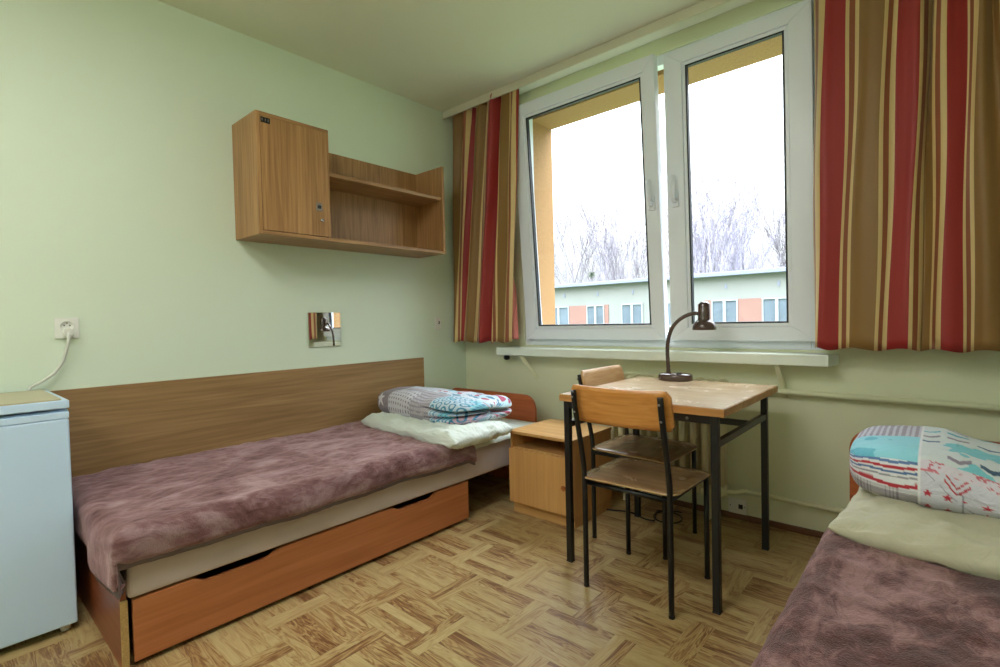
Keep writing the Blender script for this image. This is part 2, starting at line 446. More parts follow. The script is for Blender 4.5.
for x, dx in ((0.64, 0.065), (2.235, 0.012)):
    m = MB(); m.tube([(x, -0.10, 0.832), (x + dx, -0.003, 0.668)], 0.011, 8, square=True)
    m.build('bracket', M['pipe'], sill)
m = MB().lathe([(0, -0.012), (0.016, -0.012), (0.02, 0), (0.02, 0.016), (0.0, 0.016)], (0.475, -0.06, 0.812), 16, 'y')
m.tube([(0.475, -0.06, 0.83), (0.475, -0.06, 0.812)], 0.012, 8)
m.build('end_cap', M['metal_black'], sill)
MB().box(0.62, WX1, 0.09, 0.40, 0.865, 0.885, 0.003).build('outer_sill', M['fascia'], win)

# curtain rail on the ceiling
cr = empty('curtain_rail', (0, -0.15, H))
m = MB(); m.prism([(-0.034, -0.054), (-0.030, -0.001), (0.034, -0.001), (0.034, -0.012), (-0.020, -0.012), (-0.022, -0.054)], 0.003, RX - 0.005, 'yz')
m.build('fascia_board', plain('rail_white', (212, 208, 188), 0.5, var=0.02), cr)
m = MB().box(0.01, RX - 0.01, -0.012, 0.012, -0.024, -0.012, 0.002); m.build('track', M['plastic_white'], cr)
tag(cr, 'long cream curtain rail running across the ceiling above the window', 'curtain rail')

# ------------------------------------------------------------------ curtains
def curtain(name, top, bot, ztop, zbot, label, lining=None):
    """top/bot: lists of (x, depth, s) with equal length; s = stripe coordinate in pattern repeats"""
    root = empty(name, (top[0][0], -0.15, zbot))
    def spl(tab, t):
        n = len(tab) - 1; i = min(int(t * n), n - 1); f = t * n - i
        p = [Vector(tab[max(0, min(n, i + k))]) for k in (-1, 0, 1, 2)]
        return 0.5 * ((2 * p[1]) + (p[2] - p[0]) * f + (2 * p[0] - 5 * p[1] + 4 * p[2] - p[3]) * f * f + (3 * p[1] - p[0] - 3 * p[2] + p[3]) * f ** 3)
    def lin_s(tab, t):
        n = len(tab) - 1; i = min(int(t * n), n - 1); f = t * n - i
        return tab[i][2] * (1 - f) + tab[i + 1][2] * f
    NU, NV = 8 * (len(top) - 1) + 1, 40
    m = MB(); uvl = {}
    def fn(u, v):
        a, b = spl(top, u), spl(bot, u); k = v
        x = a.x * (1 - k) + b.x * k; d = a.y * (1 - k) + b.y * k
        x += 0.006 * math.sin(7 * k + u * 31) * math.sin(PI * k)
        z = ztop + (zbot - ztop) * k + 0.006 * math.sin(u * 40) * k + 0.010 * (1 - k) ** 8 * math.sin(u * 65)
        return Vector((x - root.location.x, d + 0.15 - 0.0, z - root.location.z))
    vs = m.grid(NU, NV, fn)
    uv = m.bm.loops.layers.uv.new('UVMap')
    idx = {}
    for i in range(NU):
        for j in range(NV): idx[vs[i][j]] = (i / (NU - 1), j / (NV - 1))
    for fc in m.bm.faces:
        for lp in fc.loops:
            u, v = idx[lp.vert]
            lp[uv].uv = (lin_s(top, u) * (1 - v) + lin_s(bot, u) * v, v)
    o = m.build('cloth', M['curtain'], root, fix=False)
    sm = o.modifiers.new('s', 'SOLIDIFY'); sm.thickness = 0.003
    if lining:
        m = MB()
        m.grid(12, 24, lambda u, v: Vector((lining[0] + (lining[1] - lining[0]) * u + 0.012 * (1 - v) - root.location.x, 0.052 + 0.014 * math.sin(u * 9), 0.02 + (lining[2]) * (v) * (0.4 + 0.6 * (1 - u)) )))
        l = m.build('lining', M['lining'], root); l['label'] = 'pink lining edge'
        sm = l.modifiers.new('s', 'SOLIDIFY'); sm.thickness = 0.002
    # hooks on the track
    for k in range(0, len(top), max(1, len(top) // 8)):
        h = MB().tube([(top[k][0] - root.location.x, top[k][1] + 0.15, ztop - zbot - 0.02), (top[k][0] - root.location.x, 0.0, H - 0.024 - zbot)], 0.003, 6)
        h.build('hook', M['plastic_white'], root)
    tag(root, label, 'curtain', 'striped window curtains')
    return root
# left: s counted in pattern repeats (0 red .. 0.465 gold ..)
LT = [(0.030, -.10, -.58), (0.10, -.16, -.36), (0.17, -.12, -.20), (0.22, -.17, -.12), (0.26, -.13, -.02), (0.30, -.10, .33), (0.33, -.15, .44), (0.37, -.17, .62), (0.42, -.13, .83), (0.455, -.16, .94), (0.50, -.18, 1.12), (0.535, -.13, 1.27), (0.555, -.11, 1.38), (0.575, -.16, 1.50), (0.63, -.165, 1.74), (0.665, -.16, 1.88), (0.69, -.17, 1.96), (0.715, -.145, 2.05)]
LB = [(0.000, -.09, -.58), (0.03, -.15, -.36), (0.06, -.17, -.20), (0.09, -.15, -.12), (0.115, -.13, .30), (0.14, -.14, .40), (0.185, -.17, .60), (0.22, -.15, .78), (0.25, -.12, .86), (0.30, -.16, .945), (0.33, -.18, 1.06), (0.37, -.14, 1.16), (0.40, -.11, 1.20), (0.435, -.17, 1.285), (0.475, -.165, 1.42), (0.53, -.16, 1.62), (0.565, -.17, 1.86), (0.60, -.145, 1.98)]
curtain('curtain', LT, LB, 2.635, 0.925, 'narrow gathered red and gold striped curtain hanging in the corner left of the window', lining=(0.535, 0.605, 0.75))
RT = [(2.398, -.10, -.20), (2.43, -.15, -.06), (2.458, -.17, 0.0), (2.49, -.165, .15), (2.531, -.16, .30), (2.577, -.15, .47), (2.62, -.165, .63), (2.665, -.165, .80), (2.707, -.145, .97), (2.74, -.16, 1.12), (2.775, -.17, 1.29), (2.80, -.12, 1.44), (2.816, -.11, 1.50), (2.822, -.17, 1.80), (2.852, -.18, 1.97), (2.88, -.16, 2.12), (2.907, -.15, 2.30), (2.926, -.17, 2.42), (2.95, -.18, 2.47), (2.975, -.13, 2.62), (2.99, -.17, 2.79), (3.02, -.18, 2.98), (3.08, -.13, 3.28), (3.14, -.18, 3.48), (3.21, -.12, 3.8), (3.28, -.18, 4.1), (3.35, -.12, 4.4), (3.43, -.16, 4.8)]
RB = [(2.396, -.11, -.20), (2.405, -.15, -.03), (2.425, -.165, .05), (2.45, -.16, .16), (2.488, -.15, .30), (2.528, -.145, .47), (2.57, -.16, .63), (2.616, -.165, .80), (2.651, -.15, .97), (2.69, -.16, 1.12), (2.728, -.17, 1.30), (2.758, -.15, 1.44), (2.768, -.13, 1.49), (2.797, -.14, 1.80), (2.824, -.18, 1.97), (2.86, -.185, 2.13), (2.894, -.17, 2.30), (2.924, -.16, 2.46), (2.96, -.18, 2.60), (2.995, -.17, 2.79), (3.03, -.14, 2.9), (3.07, -.17, 3.05), (3.12, -.13, 3.28), (3.17, -.18, 3.48), (3.23, -.12, 3.8), (3.30, -.18, 4.1), (3.37, -.12, 4.4), (3.44, -.16, 4.8)]
curtain('curtain', RT, RB, 2.635, 0.918, 'wide red, gold and cream striped curtain covering the right side of the window')

# ------------------------------------------------------------------ heating pipes and radiator
def pipe(name, pts, r, label):
    tag(MB().tube(pts, r, 14).build(name, M['pipe']), label, 'pipe')
rad = empty('radiator', (1.33, -0.09, 0.12))
for k in range(11):
    x = k * 0.06
    m = MB()
    for dy in (-0.055, 0.0, 0.055):
        m.tube([(x + 0.03, dy, 0.05), (x + 0.03, dy, 0.60)], 0.017, 10)
    m.lathe([(0, -0.078), (0.022, -0.07), (0.026, -0.04), (0.026, 0.04), (0.022, 0.07), (0, 0.078)], (x + 0.03, 0, 0.60), 14, 'y')
    m.lathe([(0, -0.078), (0.022, -0.07), (0.026, -0.04), (0.026, 0.04), (0.022, 0.07), (0, 0.078)], (x + 0.03, 0, 0.04), 14, 'y')
    m.tube([(x, 0, 0.58), (x + 0.06, 0, 0.58)], 0.02, 12); m.tube([(x, 0, 0.04), (x + 0.06, 0, 0.04)], 0.02, 12)
    if k in (1, 9):
        m.box(x + 0.02, x + 0.04, -0.03, 0.03, -0.12, 0.03, 0.003)
    m.build('radiator_section', M['radiator'], rad)
tag(rad, 'cream painted ribbed cast iron radiator under the window sill behind the desk', 'radiator')
pipe('heating_pipe', [(1.985, -0.09, 0.70), (2.06, -0.085, 0.70), (2.12, -0.045, 0.698), (3.46, -0.042, 0.684)], 0.013, 'cream upper heating pipe running along the wall under the window sill to the right')
pipe('heating_pipe', [(1.985, -0.09, 0.16), (2.03, -0.07, 0.16), (2.06, -0.035, 0.163), (3.46, -0.035, 0.15)], 0.012, 'thin cream lower heating pipe running along the wall just above the floor')

# ------------------------------------------------------------------ outlets
def outlet(name, loc, rz, w_, h_, faces, label):
    """plate in local xz plane facing -y"""
    e = empty(name, loc, rz)
    MB().box(-w_ / 2, w_ / 2, -0.010, 0, -h_ / 2, h_ / 2, 0.004).build('cover_plate', M['plastic_white'], e)
    for fx, fz, r in faces:
        g = MB().lathe([(r, -0.0102), (r * 0.98, -0.014), (r * 0.86, -0.0145), (r * 0.84, -0.011), (0, -0.0108)], (fx, 0, fz), 24, 'y').build('socket_face', M['plastic_white'], e)
        h = MB()
        for dx in (-0.0095, 0.0095): h.lathe([(0.003, -0.0108), (0.003, -0.0118), (0, -0.0118)], (fx + dx, 0, fz + 0.004), 10, 'y')
        h.lathe([(0.003, -0.0108), (0.003, -0.0118), (0, -0.0118)], (fx, 0, fz + 0.014), 10, 'y')
        h.build('socket_hole', M['dark_hole'], g)
    tag(e, label, 'socket')
    return e
outlet('wall_socket', (0.0, -2.409, 1.088), PI / 2, 0.082, 0.09, [(0, 0.008, 0.026)], 'white wall socket above the fridge with a plug in it')
outlet('wall_socket', (2.017, 0.0, 0.067), 0, 0.092, 0.084, [], 'low white double socket plate on the wall behind the right desk legs')
so = [o for o in bpy.data.objects if o.name.startswith('wall_socket.')][0]
MB().box(0.006, 0.028, -0.0125, -0.010, -0.010, 0.014, 0.001).build('socket_insert', M['dark_hole'], so)
for x in (-0.034, 0.036): MB().box(x - 0.002, x + 0.002, -0.012, -0.010, 0.0, 0.005).build('screw', M['dark_hole'], so)
# small plate near corner
e = empty('wall_plate', (0.0, -0.285, 1.065), PI / 2)
MB().box(-0.028, 0.028, -0.008, 0, -0.045, 0.045, 0.003).build('cover_plate', M['plastic_white'], e)
MB().tube([(0.004, -0.008, 0.020), (0.010, -0.011, 0.008), (0.002, -0.009, -0.004)], 0.0035, 8).build('rocker', M['dark_hole'], e)
tag(e, 'tiny white outlet plate on the left wall beside the left curtain', 'wall plate')

# fridge plug + cable
pc = empty('power_cable', (0.02, -2.409, 1.075))
m = MB(); m.lathe([(0, -0.03), (0.012, -0.028), (0.018, -0.015), (0.020, 0.0), (0.0, 0.0)], (0.012, 0, 0), 16, 'z')
m.bm.transform(Matrix.Identity(4)); m.tube([(-0.004, 0, 0.0), (0.03, 0, -0.004)], 0.016, 14); m.build('plug', M['plastic_white'], pc)
m = MB(); m.tube([(0.028, 0, -0.012), (0.032, -0.003, -0.04), (0.02, -0.010, -0.08), (0.014, -0.022, -0.13), (0.012, -0.05, -0.175), (0.012, -0.09, -0.205), (0.012, -0.125, -0.225), (0.02, -0.15, -0.28), (0.02, -0.16, -0.5)], 0.006, 8)
m.build('cord', M['cable_white'], pc)
tag(pc, 'white power cable with plug hanging from the wall socket down behind the fridge', 'cable')

# mirror
mi = empty('wall_mirror', (0.003, -1.204, 1.048), -0.027)
MB().box(0.001, 0.006, -0.106, 0.106, -0.104, 0.104, 0.0015).build('mirror_glass', M['mirror'], mi)
m = MB(); m.box(0.0005, 0.001, -0.104, 0.104, -0.102, 0.102); m.build('backing', M['dark_hole'], mi)
tag(mi, 'small square frameless mirror on the left wall above the bed', 'mirror')

# black cable on the floor
pts = []
for k in range(60):
    t_ = k / 59
    if t_ < 0.45:
        q = t_ / 0.45; pts.append((1.36 + 0.34 * q, -0.30 - 0.02 * math.sin(q * 9), 0.006))
    else:
        q = (t_ - 0.45) / 0.55; a = 2.4 - q * 7.2
        pts.append((1.70 + 0.085 * math.cos(a) + 0.06 * q, -0.235 - 0.085 * math.sin(a) * -1 + 0.02 * q, 0.006 + 0.006 * q))
tag(MB().tube(pts, 0.004, 8).build('extension_cable', M['cable_black']), 'thin black cable lying curled on the floor under the chairs', 'cable')

# ------------------------------------------------------------------ wall panel behind the left bed
tag(MB().box(0.001, 0.019, -2.478, -0.443, 0.30, 0.824, 0.0015).build('wall_panel', M['oak_panel']), 'long oak laminate panel fixed on the left wall behind the bed', 'wall panel')

# ------------------------------------------------------------------ wall shelf unit
sh = empty('wall_cabinet', (0, -1.70, 1.538))
D = 0.292; Hc = 0.608; L = 1.247; W1 = 0.392; T = 0.018
m = MB(); m.box(0.002, D, 0, T, 0.0, Hc, 0.001); m.build('side_panel', M['oak_z'], sh)
m = MB(); m.box(0.002, D, W1 - T, W1, T, Hc - T, 0.001); m.build('side_panel', M['oak_z'], sh)
m = MB(); m.box(0.002, D, L - T, L, T, Hc - 0.02, 0.001); m.build('side_panel', M['oak_z'], sh)
m = MB(); m.box(0.002, D, T, L, 0.0, T, 0.001); m.build('bottom_board', M['oak_y'], sh)
m = MB(); m.box(0.002, D, T, W1, Hc - T, Hc, 0.001); m.build('top_board', M['oak_y'], sh)
m = MB(); m.box(0.02, D - 0.015, W1, L - T, 0.362, 0.382, 0.001); m.build('shelf_board', M['oak_y'], sh)
m = MB(); m.box(0.002, 0.018, T, L - T, T, Hc - 0.02); m.build('back_panel', M['oak_z'], sh)
d = MB().box(D - 0.016, D + 0.002, T + 0.002, W1 - 0.012, T + 0.003, Hc - 0.02, 0.001).build('door', M['oak_z'], sh)
m = MB(); m.box(D + 0.002, D + 0.004, W1 - 0.085, W1 - 0.05, 0.155, 0.200, 0.001); pl_ = m.build('lock_plate', M['chrome'], d)
m = MB(); m.lathe([(0, 0.002), (0.010, 0.002), (0.010, 0.0), ], (D + 0.004, W1 - 0.067, 0.178), 14, 'x'); m.build('keyhole', M['dark_hole'], d)
m = MB(); m.lathe([(0.0, 0.022), (0.008, 0.021), (0.010, 0.016), (0.005, 0.010), (0.005, 0.0)], (D + 0.002, W1 - 0.060, 0.105), 16, 'x'); m.build('knob', M['chrome'], d)
m = MB(); m.box(D + 0.002, D + 0.004, T + 0.005, T + 0.052, Hc - 0.055, Hc - 0.027, 0.001); nm = m.build('number_tag', M['metal_black'], d); nm['label'] = 'small dark metal tag in the door corner'
m = MB()
for k, y in enumerate((0.030, 0.046, 0.060)): m.tube([(D + 0.0045, y, Hc - 0.047), (D + 0.0045, y, Hc - 0.035)], 0.0018, 6)
m.build('tag_mark', M['screw'], d)
tag(sh, 'wall-hung oak cabinet with a locked door on the left and open shelf on the right', 'cabinet')

# ------------------------------------------------------------------ fridge
fr = empty('refrigerator', (0.0, -2.485, 0))
FW = 0.55
m = MB(); m.box(0.03, 0.452, -FW, 0, 0.025, 0.80, 0.004); m.build('body', M['fridge'], fr)
m = MB(); m.box(0.458, 0.505, -FW, 0, 0.03, 0.766, 0.006, 3); dr = m.build('door', M['fridge'], fr)
# door cap with the slanted grip recess
m = MB(); m.prism([(0.458, 0.768), (0.505, 0.768), (0.505, 0.788), (0.486, 0.796), (0.458, 0.796)], -FW, 0.0, 'xz'); 
for v in m.bm.verts: pass
m.build('door_grip', M['fridge'], dr)
m = MB(); m.box(0.03, 0.508, -FW - 0.002, 0.002, 0.803, 0.832, 0.004, 3); m.build('top_cover', M['fridge'], fr)
m = MB(); m.box(0.05, 0.498, -FW + 0.01, -0.018, 0.832, 0.838, 0.002); tp = m.build('top_panel', M['fridge_top'], fr); tp['label'] = 'flat beige top panel'
m = MB(); m.box(0.05, 0.45, -FW + 0.01, -0.01, 0.79, 0.804); m.build('seal', M['gasket'], fr)
for x in (0.46, 0.08):
    for y in (-0.03, -FW + 0.03):
        MB().lathe([(0, 0), (0.014, 0), (0.016, 0.012), (0.012, 0.03), (0, 0.03)], (x, y, 0.0), 14).build('foot', M['plastic_white'], fr)
tag(fr, 'white under-counter refrigerator at the left edge beside the foot of the bed', 'refrigerator')

# ------------------------------------------------------------------ beds
def rounded_head(x0, x1, z0, z1, r):
    pts = [(x0, z0), (x1, z0)]
    for k in range(9):
        a = k / 8 * PI / 2; pts.append((x1 - r + r * math.cos(a), z1 - r + r * math.sin(a)))
    for k in range(9):
        a = PI / 2 + k / 8 * PI / 2; pts.append((x0 + r + r * math.cos(a), z1 - r + r * math.sin(a)))
    return pts
def make_bed(loc, label, drawer_left):
    """local: x 0..0.91 width, y 0 at foot .. 2.22 at the headboard; z up"""
    b = empty('bed', loc)
    LY = 2.20
    hb = MB().prism(rounded_head(0.03, 0.845, 0.03, 0.585, 0.085), LY, LY + 0.02, 'xz', 0.004).build('headboard', M['cherry_head'], b)
    e = MB().box(0.02, 0.896, -0.018, -0.002, 0.0, 0.27, 0.001).build('end_panel', M['cherry_dark'], b)
    MB().box(0.8965, 0.906, -0.020, 0.0, 0.0, 0.222, 0.001).build('raw_edge', M['chipboard'], e)
    MB().box(0.03, 0.05, 0.0, LY, 0.03, 0.205).build('side_board', M['cherry_y'], b)
    MB().box(0.05, 0.90, LY - 0.06, LY - 0.03, 0.02, 0.10, 0.002).build('cross_board', M['cherry_head'], b)
    # drawer front with two finger cut-outs along its top edge
    y0, y1, z0, z1 = 0.012, 1.515, 0.018, 0.216
    if drawer_left:
        pts = [(y0, z0), (y1, z0), (y1, z1)]
        for c0, c1, s0, s1 in ((1.015, 1.30, 0.05, 0.055), (0.18, 0.50, 0.05, 0.075)):
            for q in range(9): t_ = q / 8; pts.append((c1 - s1 * t_, z1 - 0.022 * (t_ * t_ * (3 - 2 * t_))))
            for q in range(9): t_ = q / 8; pts.append((c0 + s0 * (1 - t_), z1 - 0.022 * (1 - t_ * t_ * (3 - 2 * t_))))
        pts.append((y0, z1))
        dr = MB().prism(pts, 0.892, 0.910, 'yz', 0.001).build('drawer_front', M['cherry_y'], b)
        MB().box(0.10, 0.891, y0 + 0.02, y1 - 0.02, 0.02, 0.03).build('drawer_bottom', M['cherry_dark'], dr)
        m = MB(); m.box(0.10, 0.891, y1 - 0.03, y1 - 0.012, 0.03, 0.17); m.box(0.10, 0.891, y0 + 0.015, y0 + 0.03, 0.03, 0.17); m.box(0.085, 0.10, y0 + 0.02, y1 - 0.02, 0.02, 0.17)
        m.build('drawer_side', M['cherry_dark'], dr)
    # upholstered mattress
    mt = MB().box(0.03, 0.912, 0.0, LY - 0.005, 0.222, 0.408, 0.014, 3).build('mattress', M['upholstery'], b)
    MB().tube([(0.908, 0.02, 0.398), (0.908, LY - 0.02, 0.398)], 0.004, 8).build('piping', M['upholstery'], mt)
    tag(b, label, 'bed', 'single beds')
    return b
make_bed((0.0, -2.42, 0), 'single bed along the left wall with an orange drawer front and beige mattress', True)
rb = empty('bed', (2.605, -2.42, 0))
for o_ in [o for o in bpy.data.objects if o.parent and o.parent.name == 'bed']:
    if o_.name.startswith('drawer'): continue
    c = o_.copy(); COL.objects.link(c); c.parent = rb
    if o_.name.startswith('headboard'):
        tmp = MB().prism(rounded_head(-0.07, 0.86, 0.03, 0.585, 0.085), 2.20, 2.22, 'xz', 0.004).build('tmp', M['cherry_head'])
        c.data = tmp.data; bpy.data.objects.remove(tmp); c.data.name = 'headboard_wide'
    for g in o_.children:
        gg = g.copy(); COL.objects.link(gg); gg.parent = c
tag(rb, 'single bed along the right wall, only its rounded cherry headboard showing', 'bed', 'single beds')

# ------------------------------------------------------------------ blankets
def blanket(name, x0, x1, y0, y1, ztop, dropx, dropy, mat, label, side=1, r=0.045, seed=0.0, lining=True, two_sided=False, amp=1.0):
    """x0 wall side, x1 open edge (side=+1: open edge at larger x), y0 foot end, y1 head end"""
    root = empty(name, (x0, y0, 0))
    wx, wy = abs(x1 - x0), y1 - y0
    HR = 0.017                      # radius of the turned-under hem
    def arc(t, flat, drop, k=1.0):
        """arc length -> (distance outwards, fall)"""
        if t <= flat: return t, 0.0
        a = (t - flat) / r
        if a < PI / 2: return flat + r * math.sin(a), r * (1 - math.cos(a))
        q = t - flat - r * PI / 2
        if q < drop: return flat + r, r + q
        b = min(PI, (q - drop) / HR)
        return flat + r - k * HR * (1 - math.cos(b)), r + drop + k * HR * math.sin(b)
    def mk(dz, ex, off, hem=True):
        he = HR * PI if hem else 0.0
        ax = wx - r + r * PI / 2 + dropx + ex + he; ay = wy - r + r * PI / 2 + dropy + ex * 1.2 + he
        NX, NY = 120, 200
        m = MB()
        def fn(u, v):
            kx = 1 - smooth(wy - r, wy, v * ay); ky = 1 - smooth(wx - r, wx, u * ax)
            X, zx = arc(u * ax, wx - r, dropx + ex, kx)
            Yv, zy = arc(v * ay, wy - r, dropy + ex, ky)
            n1 = fbm((X * 1.0, Yv * 1.0, 0), 3.0, seed) * 0.011 * amp
            n2 = fbm((X, Yv, 0), 11.0, seed + 5) * 0.0055 * amp
            n3 = fbm((X * 1.5, Yv, 0), 24.0, seed + 8) * 0.0030 * amp
            z = ztop + dz - (zx ** 2.5 + zy ** 2.5) ** 0.4 + (n1 + n2 + n3) * (1.0 if zx + zy < 0.01 else 0.7)
            hx = smooth(0.0, dropx + r, zx); hy = smooth(0.0, dropy + r, zy)
            X += hx * (0.006 * math.sin(Yv * 7 + seed) + 0.004 * math.sin(Yv * 19 + 2) + n2) + off * hx
            Yv += hy * (0.008 * math.sin(X * 9 + seed) + 0.005 * math.sin(X * 21)) + off * hy
            # cloth corner swings in
            X -= hx * hy * 0.035; Yv -= hx * hy * 0.02
            z -= hy * 0.045 * smooth(0.35, 1.0, X / wx) * (1 - 0.5 * hx)
            z += 0.010 * math.exp(-((u * ax - (wx - r)) / 0.05) ** 2)
            z -= 0.025 * (1 - smooth(0.0, 0.05, v * ay))
            sx_ = X if side > 0 else -X
            return Vector((sx_, (y1 - y0) - Yv, z))
        m.grid(NX, NY, fn)
        return m
    o = mk(0.0, 0.0, 0.0).build('plush_cover', mat, root)
    s = o.modifiers.new('s', 'SOLIDIFY'); s.thickness = 0.008; s.offset = 0
    if lining:
        l = mk(-0.012, 0.022, -0.010, False).build('lining', M['blanket_lining'], root); l['label'] = 'grey underside of the blanket'
        s = l.modifiers.new('s', 'SOLIDIFY'); s.thickness = 0.006
    tag(root, label, 'blanket', 'plush brown blankets')
    return root
blanket('blanket', 0.024, 0.965, -2.462, -0.90, 0.448, 0.035, 0.085, M['fur'], 'mauve-brown plush blanket spread over the left bed', seed=1.3)
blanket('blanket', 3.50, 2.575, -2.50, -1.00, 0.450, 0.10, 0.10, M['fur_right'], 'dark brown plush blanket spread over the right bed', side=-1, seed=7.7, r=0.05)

# ------------------------------------------------------------------ pillows and duvets
def sgp(v, p): return math.copysign(abs(v) ** p, v)
def pillow(name, loc, L, W, Hh, rz, mat, label, seed=0, rx=0.0, cat='pillow', group=None, sag=0.0, wr=0.010):
    m = MB(); N1, N2 = 90, 60
    def surf(sg):
        def fn(u, v):
            a, b = math.sin(PI / 2 * (u * 2 - 1)), math.sin(PI / 2 * (v * 2 - 1))
            # pillow outline with slightly pulled corners
            px = a * (1 - 0.03 * (1 - abs(b) ** 2)); py = b * (1 - 0.03 * (1 - abs(a) ** 2)) * (1 - 0.10 * abs(a) ** 6)
            h = ((1 - abs(a) ** 6) * (1 - abs(b) ** 4.5)) ** 0.42 if abs(a) < 1 and abs(b) < 1 else 0
            n = fbm((a * L * 4, b * W * 4, sg), 1.6, seed) * wr * 1.3 + fbm((a * L, b * W * 2.2, sg), 9, seed + 3) * wr * 0.8
            z = sg * Hh / 2 * h + n * min(1, h * 2) - sag * a * a
            return Vector((px * L / 2, py * W / 2, z + fbm((a * 2, b * 2, 0), 1, seed) * wr * (1 if sg else 1)))
        return fn
    m.grid(N1, N2, surf(1)); m.grid(N1, N2, surf(-1))
    bmesh.ops.remove_doubles(m.bm, verts=m.bm.verts, dist=0.0004)
    o = m.build(name, mat); o.location = loc; o.rotation_euler = (rx, 0, rz)
    tag(o, label, cat, group); return o
# left bed: sheet strip at the head, pillow, folded duvet
m = MB()
m.grid(40, 30, lambda u, v: Vector((0.03 + 0.90 * u, -0.92 + 0.68 * v, 0.412 + 0.008 * abs(fbm((u * 3, v * 3, 0), 2, 4)) - 0.03 * smooth(0.97, 1, u))))
o = m.build('bed_sheet', M['sheet']); s = o.modifiers.new('s', 'SOLIDIFY'); s.thickness = 0.004
s.offset = 1
tag(o, 'white sheet covering the head end of the left bed mattress', 'sheet')
pillow('pillow', (0.585, -0.865, 0.473), 0.91, 0.46, 0.115, -0.06, M['pillow'], 'white crinkled pillow under the folded duvet on the left bed', 2, group='pillows on the beds', wr=0.012)
pillow('pillow', (3.060, -0.925, 0.480), 0.90, 0.60, 0.100, -0.04, M['pillow_green'], 'pale green pillow under the folded duvet on the right bed', 5, group='pillows on the beds', wr=0.011)

def star(px, py, cx, cy, r, rot=0.3):
    dx, dy = px - cx, py - cy; d = math.hypot(dx, dy)
    if d > r: return False
    a = (math.atan2(dy, dx) + rot) % (2 * PI / 5) - PI / 5
    # 5-point star boundary: line from tip (r, at +-PI/5) to notch (0.40 r at 0)
    ri = 0.40 * r; a = abs(a)
    x1_, y1_ = ri, 0.0; x2_, y2_ = r * math.cos(PI / 5), r * math.sin(PI / 5)
    ux, uy = d * math.cos(a), d * math.sin(a)
    return (x2_ - x1_) * (uy - y1_) - (y2_ - y1_) * (ux - x1_) > 0
def duvet(name, loc, L, W, Hh, rz, pattern, label, grooves=(), N=(320, 420), ex=0.38, seed=0.0, puff=0.0, shape=None):
    """rounded folded bundle; (s, t) print coordinates: s along the length, t round the girth from the back top over the front"""
    m = MB(); NA, NG = N
    data = {}
    # girth profile resampled evenly by length
    prof = [(sgp(math.cos(2 * PI * k / 2000), ex), sgp(math.sin(2 * PI * k / 2000), 0.62)) for k in range(2001)]
    acc = [0.0]
    for p, q in zip(prof, prof[1:]): acc.append(acc[-1] + math.hypot((q[0] - p[0]) * W / 2, (q[1] - p[1]) * Hh / 2))
    even = []; kk = 0
    for j in range(NG + 1):
        tgt = acc[-1] * j / NG
        while kk < 1999 and acc[kk + 1] < tgt: kk += 1
        f_ = (tgt - acc[kk]) / max(1e-9, acc[kk + 1] - acc[kk]); f_ = max(0, min(1, f_))
        even.append((prof[kk][0] * (1 - f_) + prof[kk + 1][0] * f_, prof[kk][1] * (1 - f_) + prof[kk + 1][1] * f_))
    def fn(u, v):
        xu = u * 2 - 1; xn = 0.45 * xu + 0.55 * math.sin(PI / 2 * xu)
        ca = max(0.0, 1 - abs(xn) ** 6.0) ** 0.32
        x = L / 2 * xn; py, pz = even[int(round(v * NG))]
        y = W / 2 * (0.86 * ca + 0.14 * ca * ca if ca < 1 else 1) * py; z = Hh / 2 * ca * pz
        flat = (x, W / 2 * py, Hh / 2 * pz)
        n = fbm((x, y, z), 5.0, seed) * 0.012 + fbm((x, y, z), 14.0, seed + 4) * 0.005
        k = 1 + n / 0.12
        y *= 1 + n * 1.5; z = z * (1 + n * 4)
        if z > 0: z += puff * (1 - (y / (W / 2)) ** 2) * 0.5 + fbm((x, y, 0), 3.2, seed + 9) * 0.018
        for gz, dep, w_, xs in grooves:
            q = math.exp(-((z - gz - 0.010 * math.sin(x * 7 + gz * 90)) / w_) ** 2) * dep
            side = smooth(xs, xs + 0.16, x)
            y += q * side * (1 if y < 0 else -1); x -= q * side * (1 if x > L / 2 * 0.8 else 0)
        if shape: x, y, z = shape(x, y, z)
        p = Vector((x, y, z)); order.append(flat)
        return p
    order = []
    cl = m.bm.verts.layers.float_color.new('print')
    vs = m.grid(NA, NG, fn, closed_v=True)
    for v, q in zip([v for row in vs for v in row], order): v[cl] = lin(pattern(*q)) + (1,)
    o = m.build(name, M['print']); o.location = loc; o.rotation_euler = (0, 0, rz)
    tag(o, label, 'duvet', 'folded patterned duvets'); return o
WHITE, GREY, LAV = (222, 226, 228), (138, 130, 138), (206, 206, 220)
TEAL, TQ, RED, NAVY = (58, 128, 160), (120, 196, 216), (184, 44, 62), (70, 92, 140)
def hsh(i, j): return (math.sin(i * 127.1 + j * 311.7) * 43758.5453) % 1.0
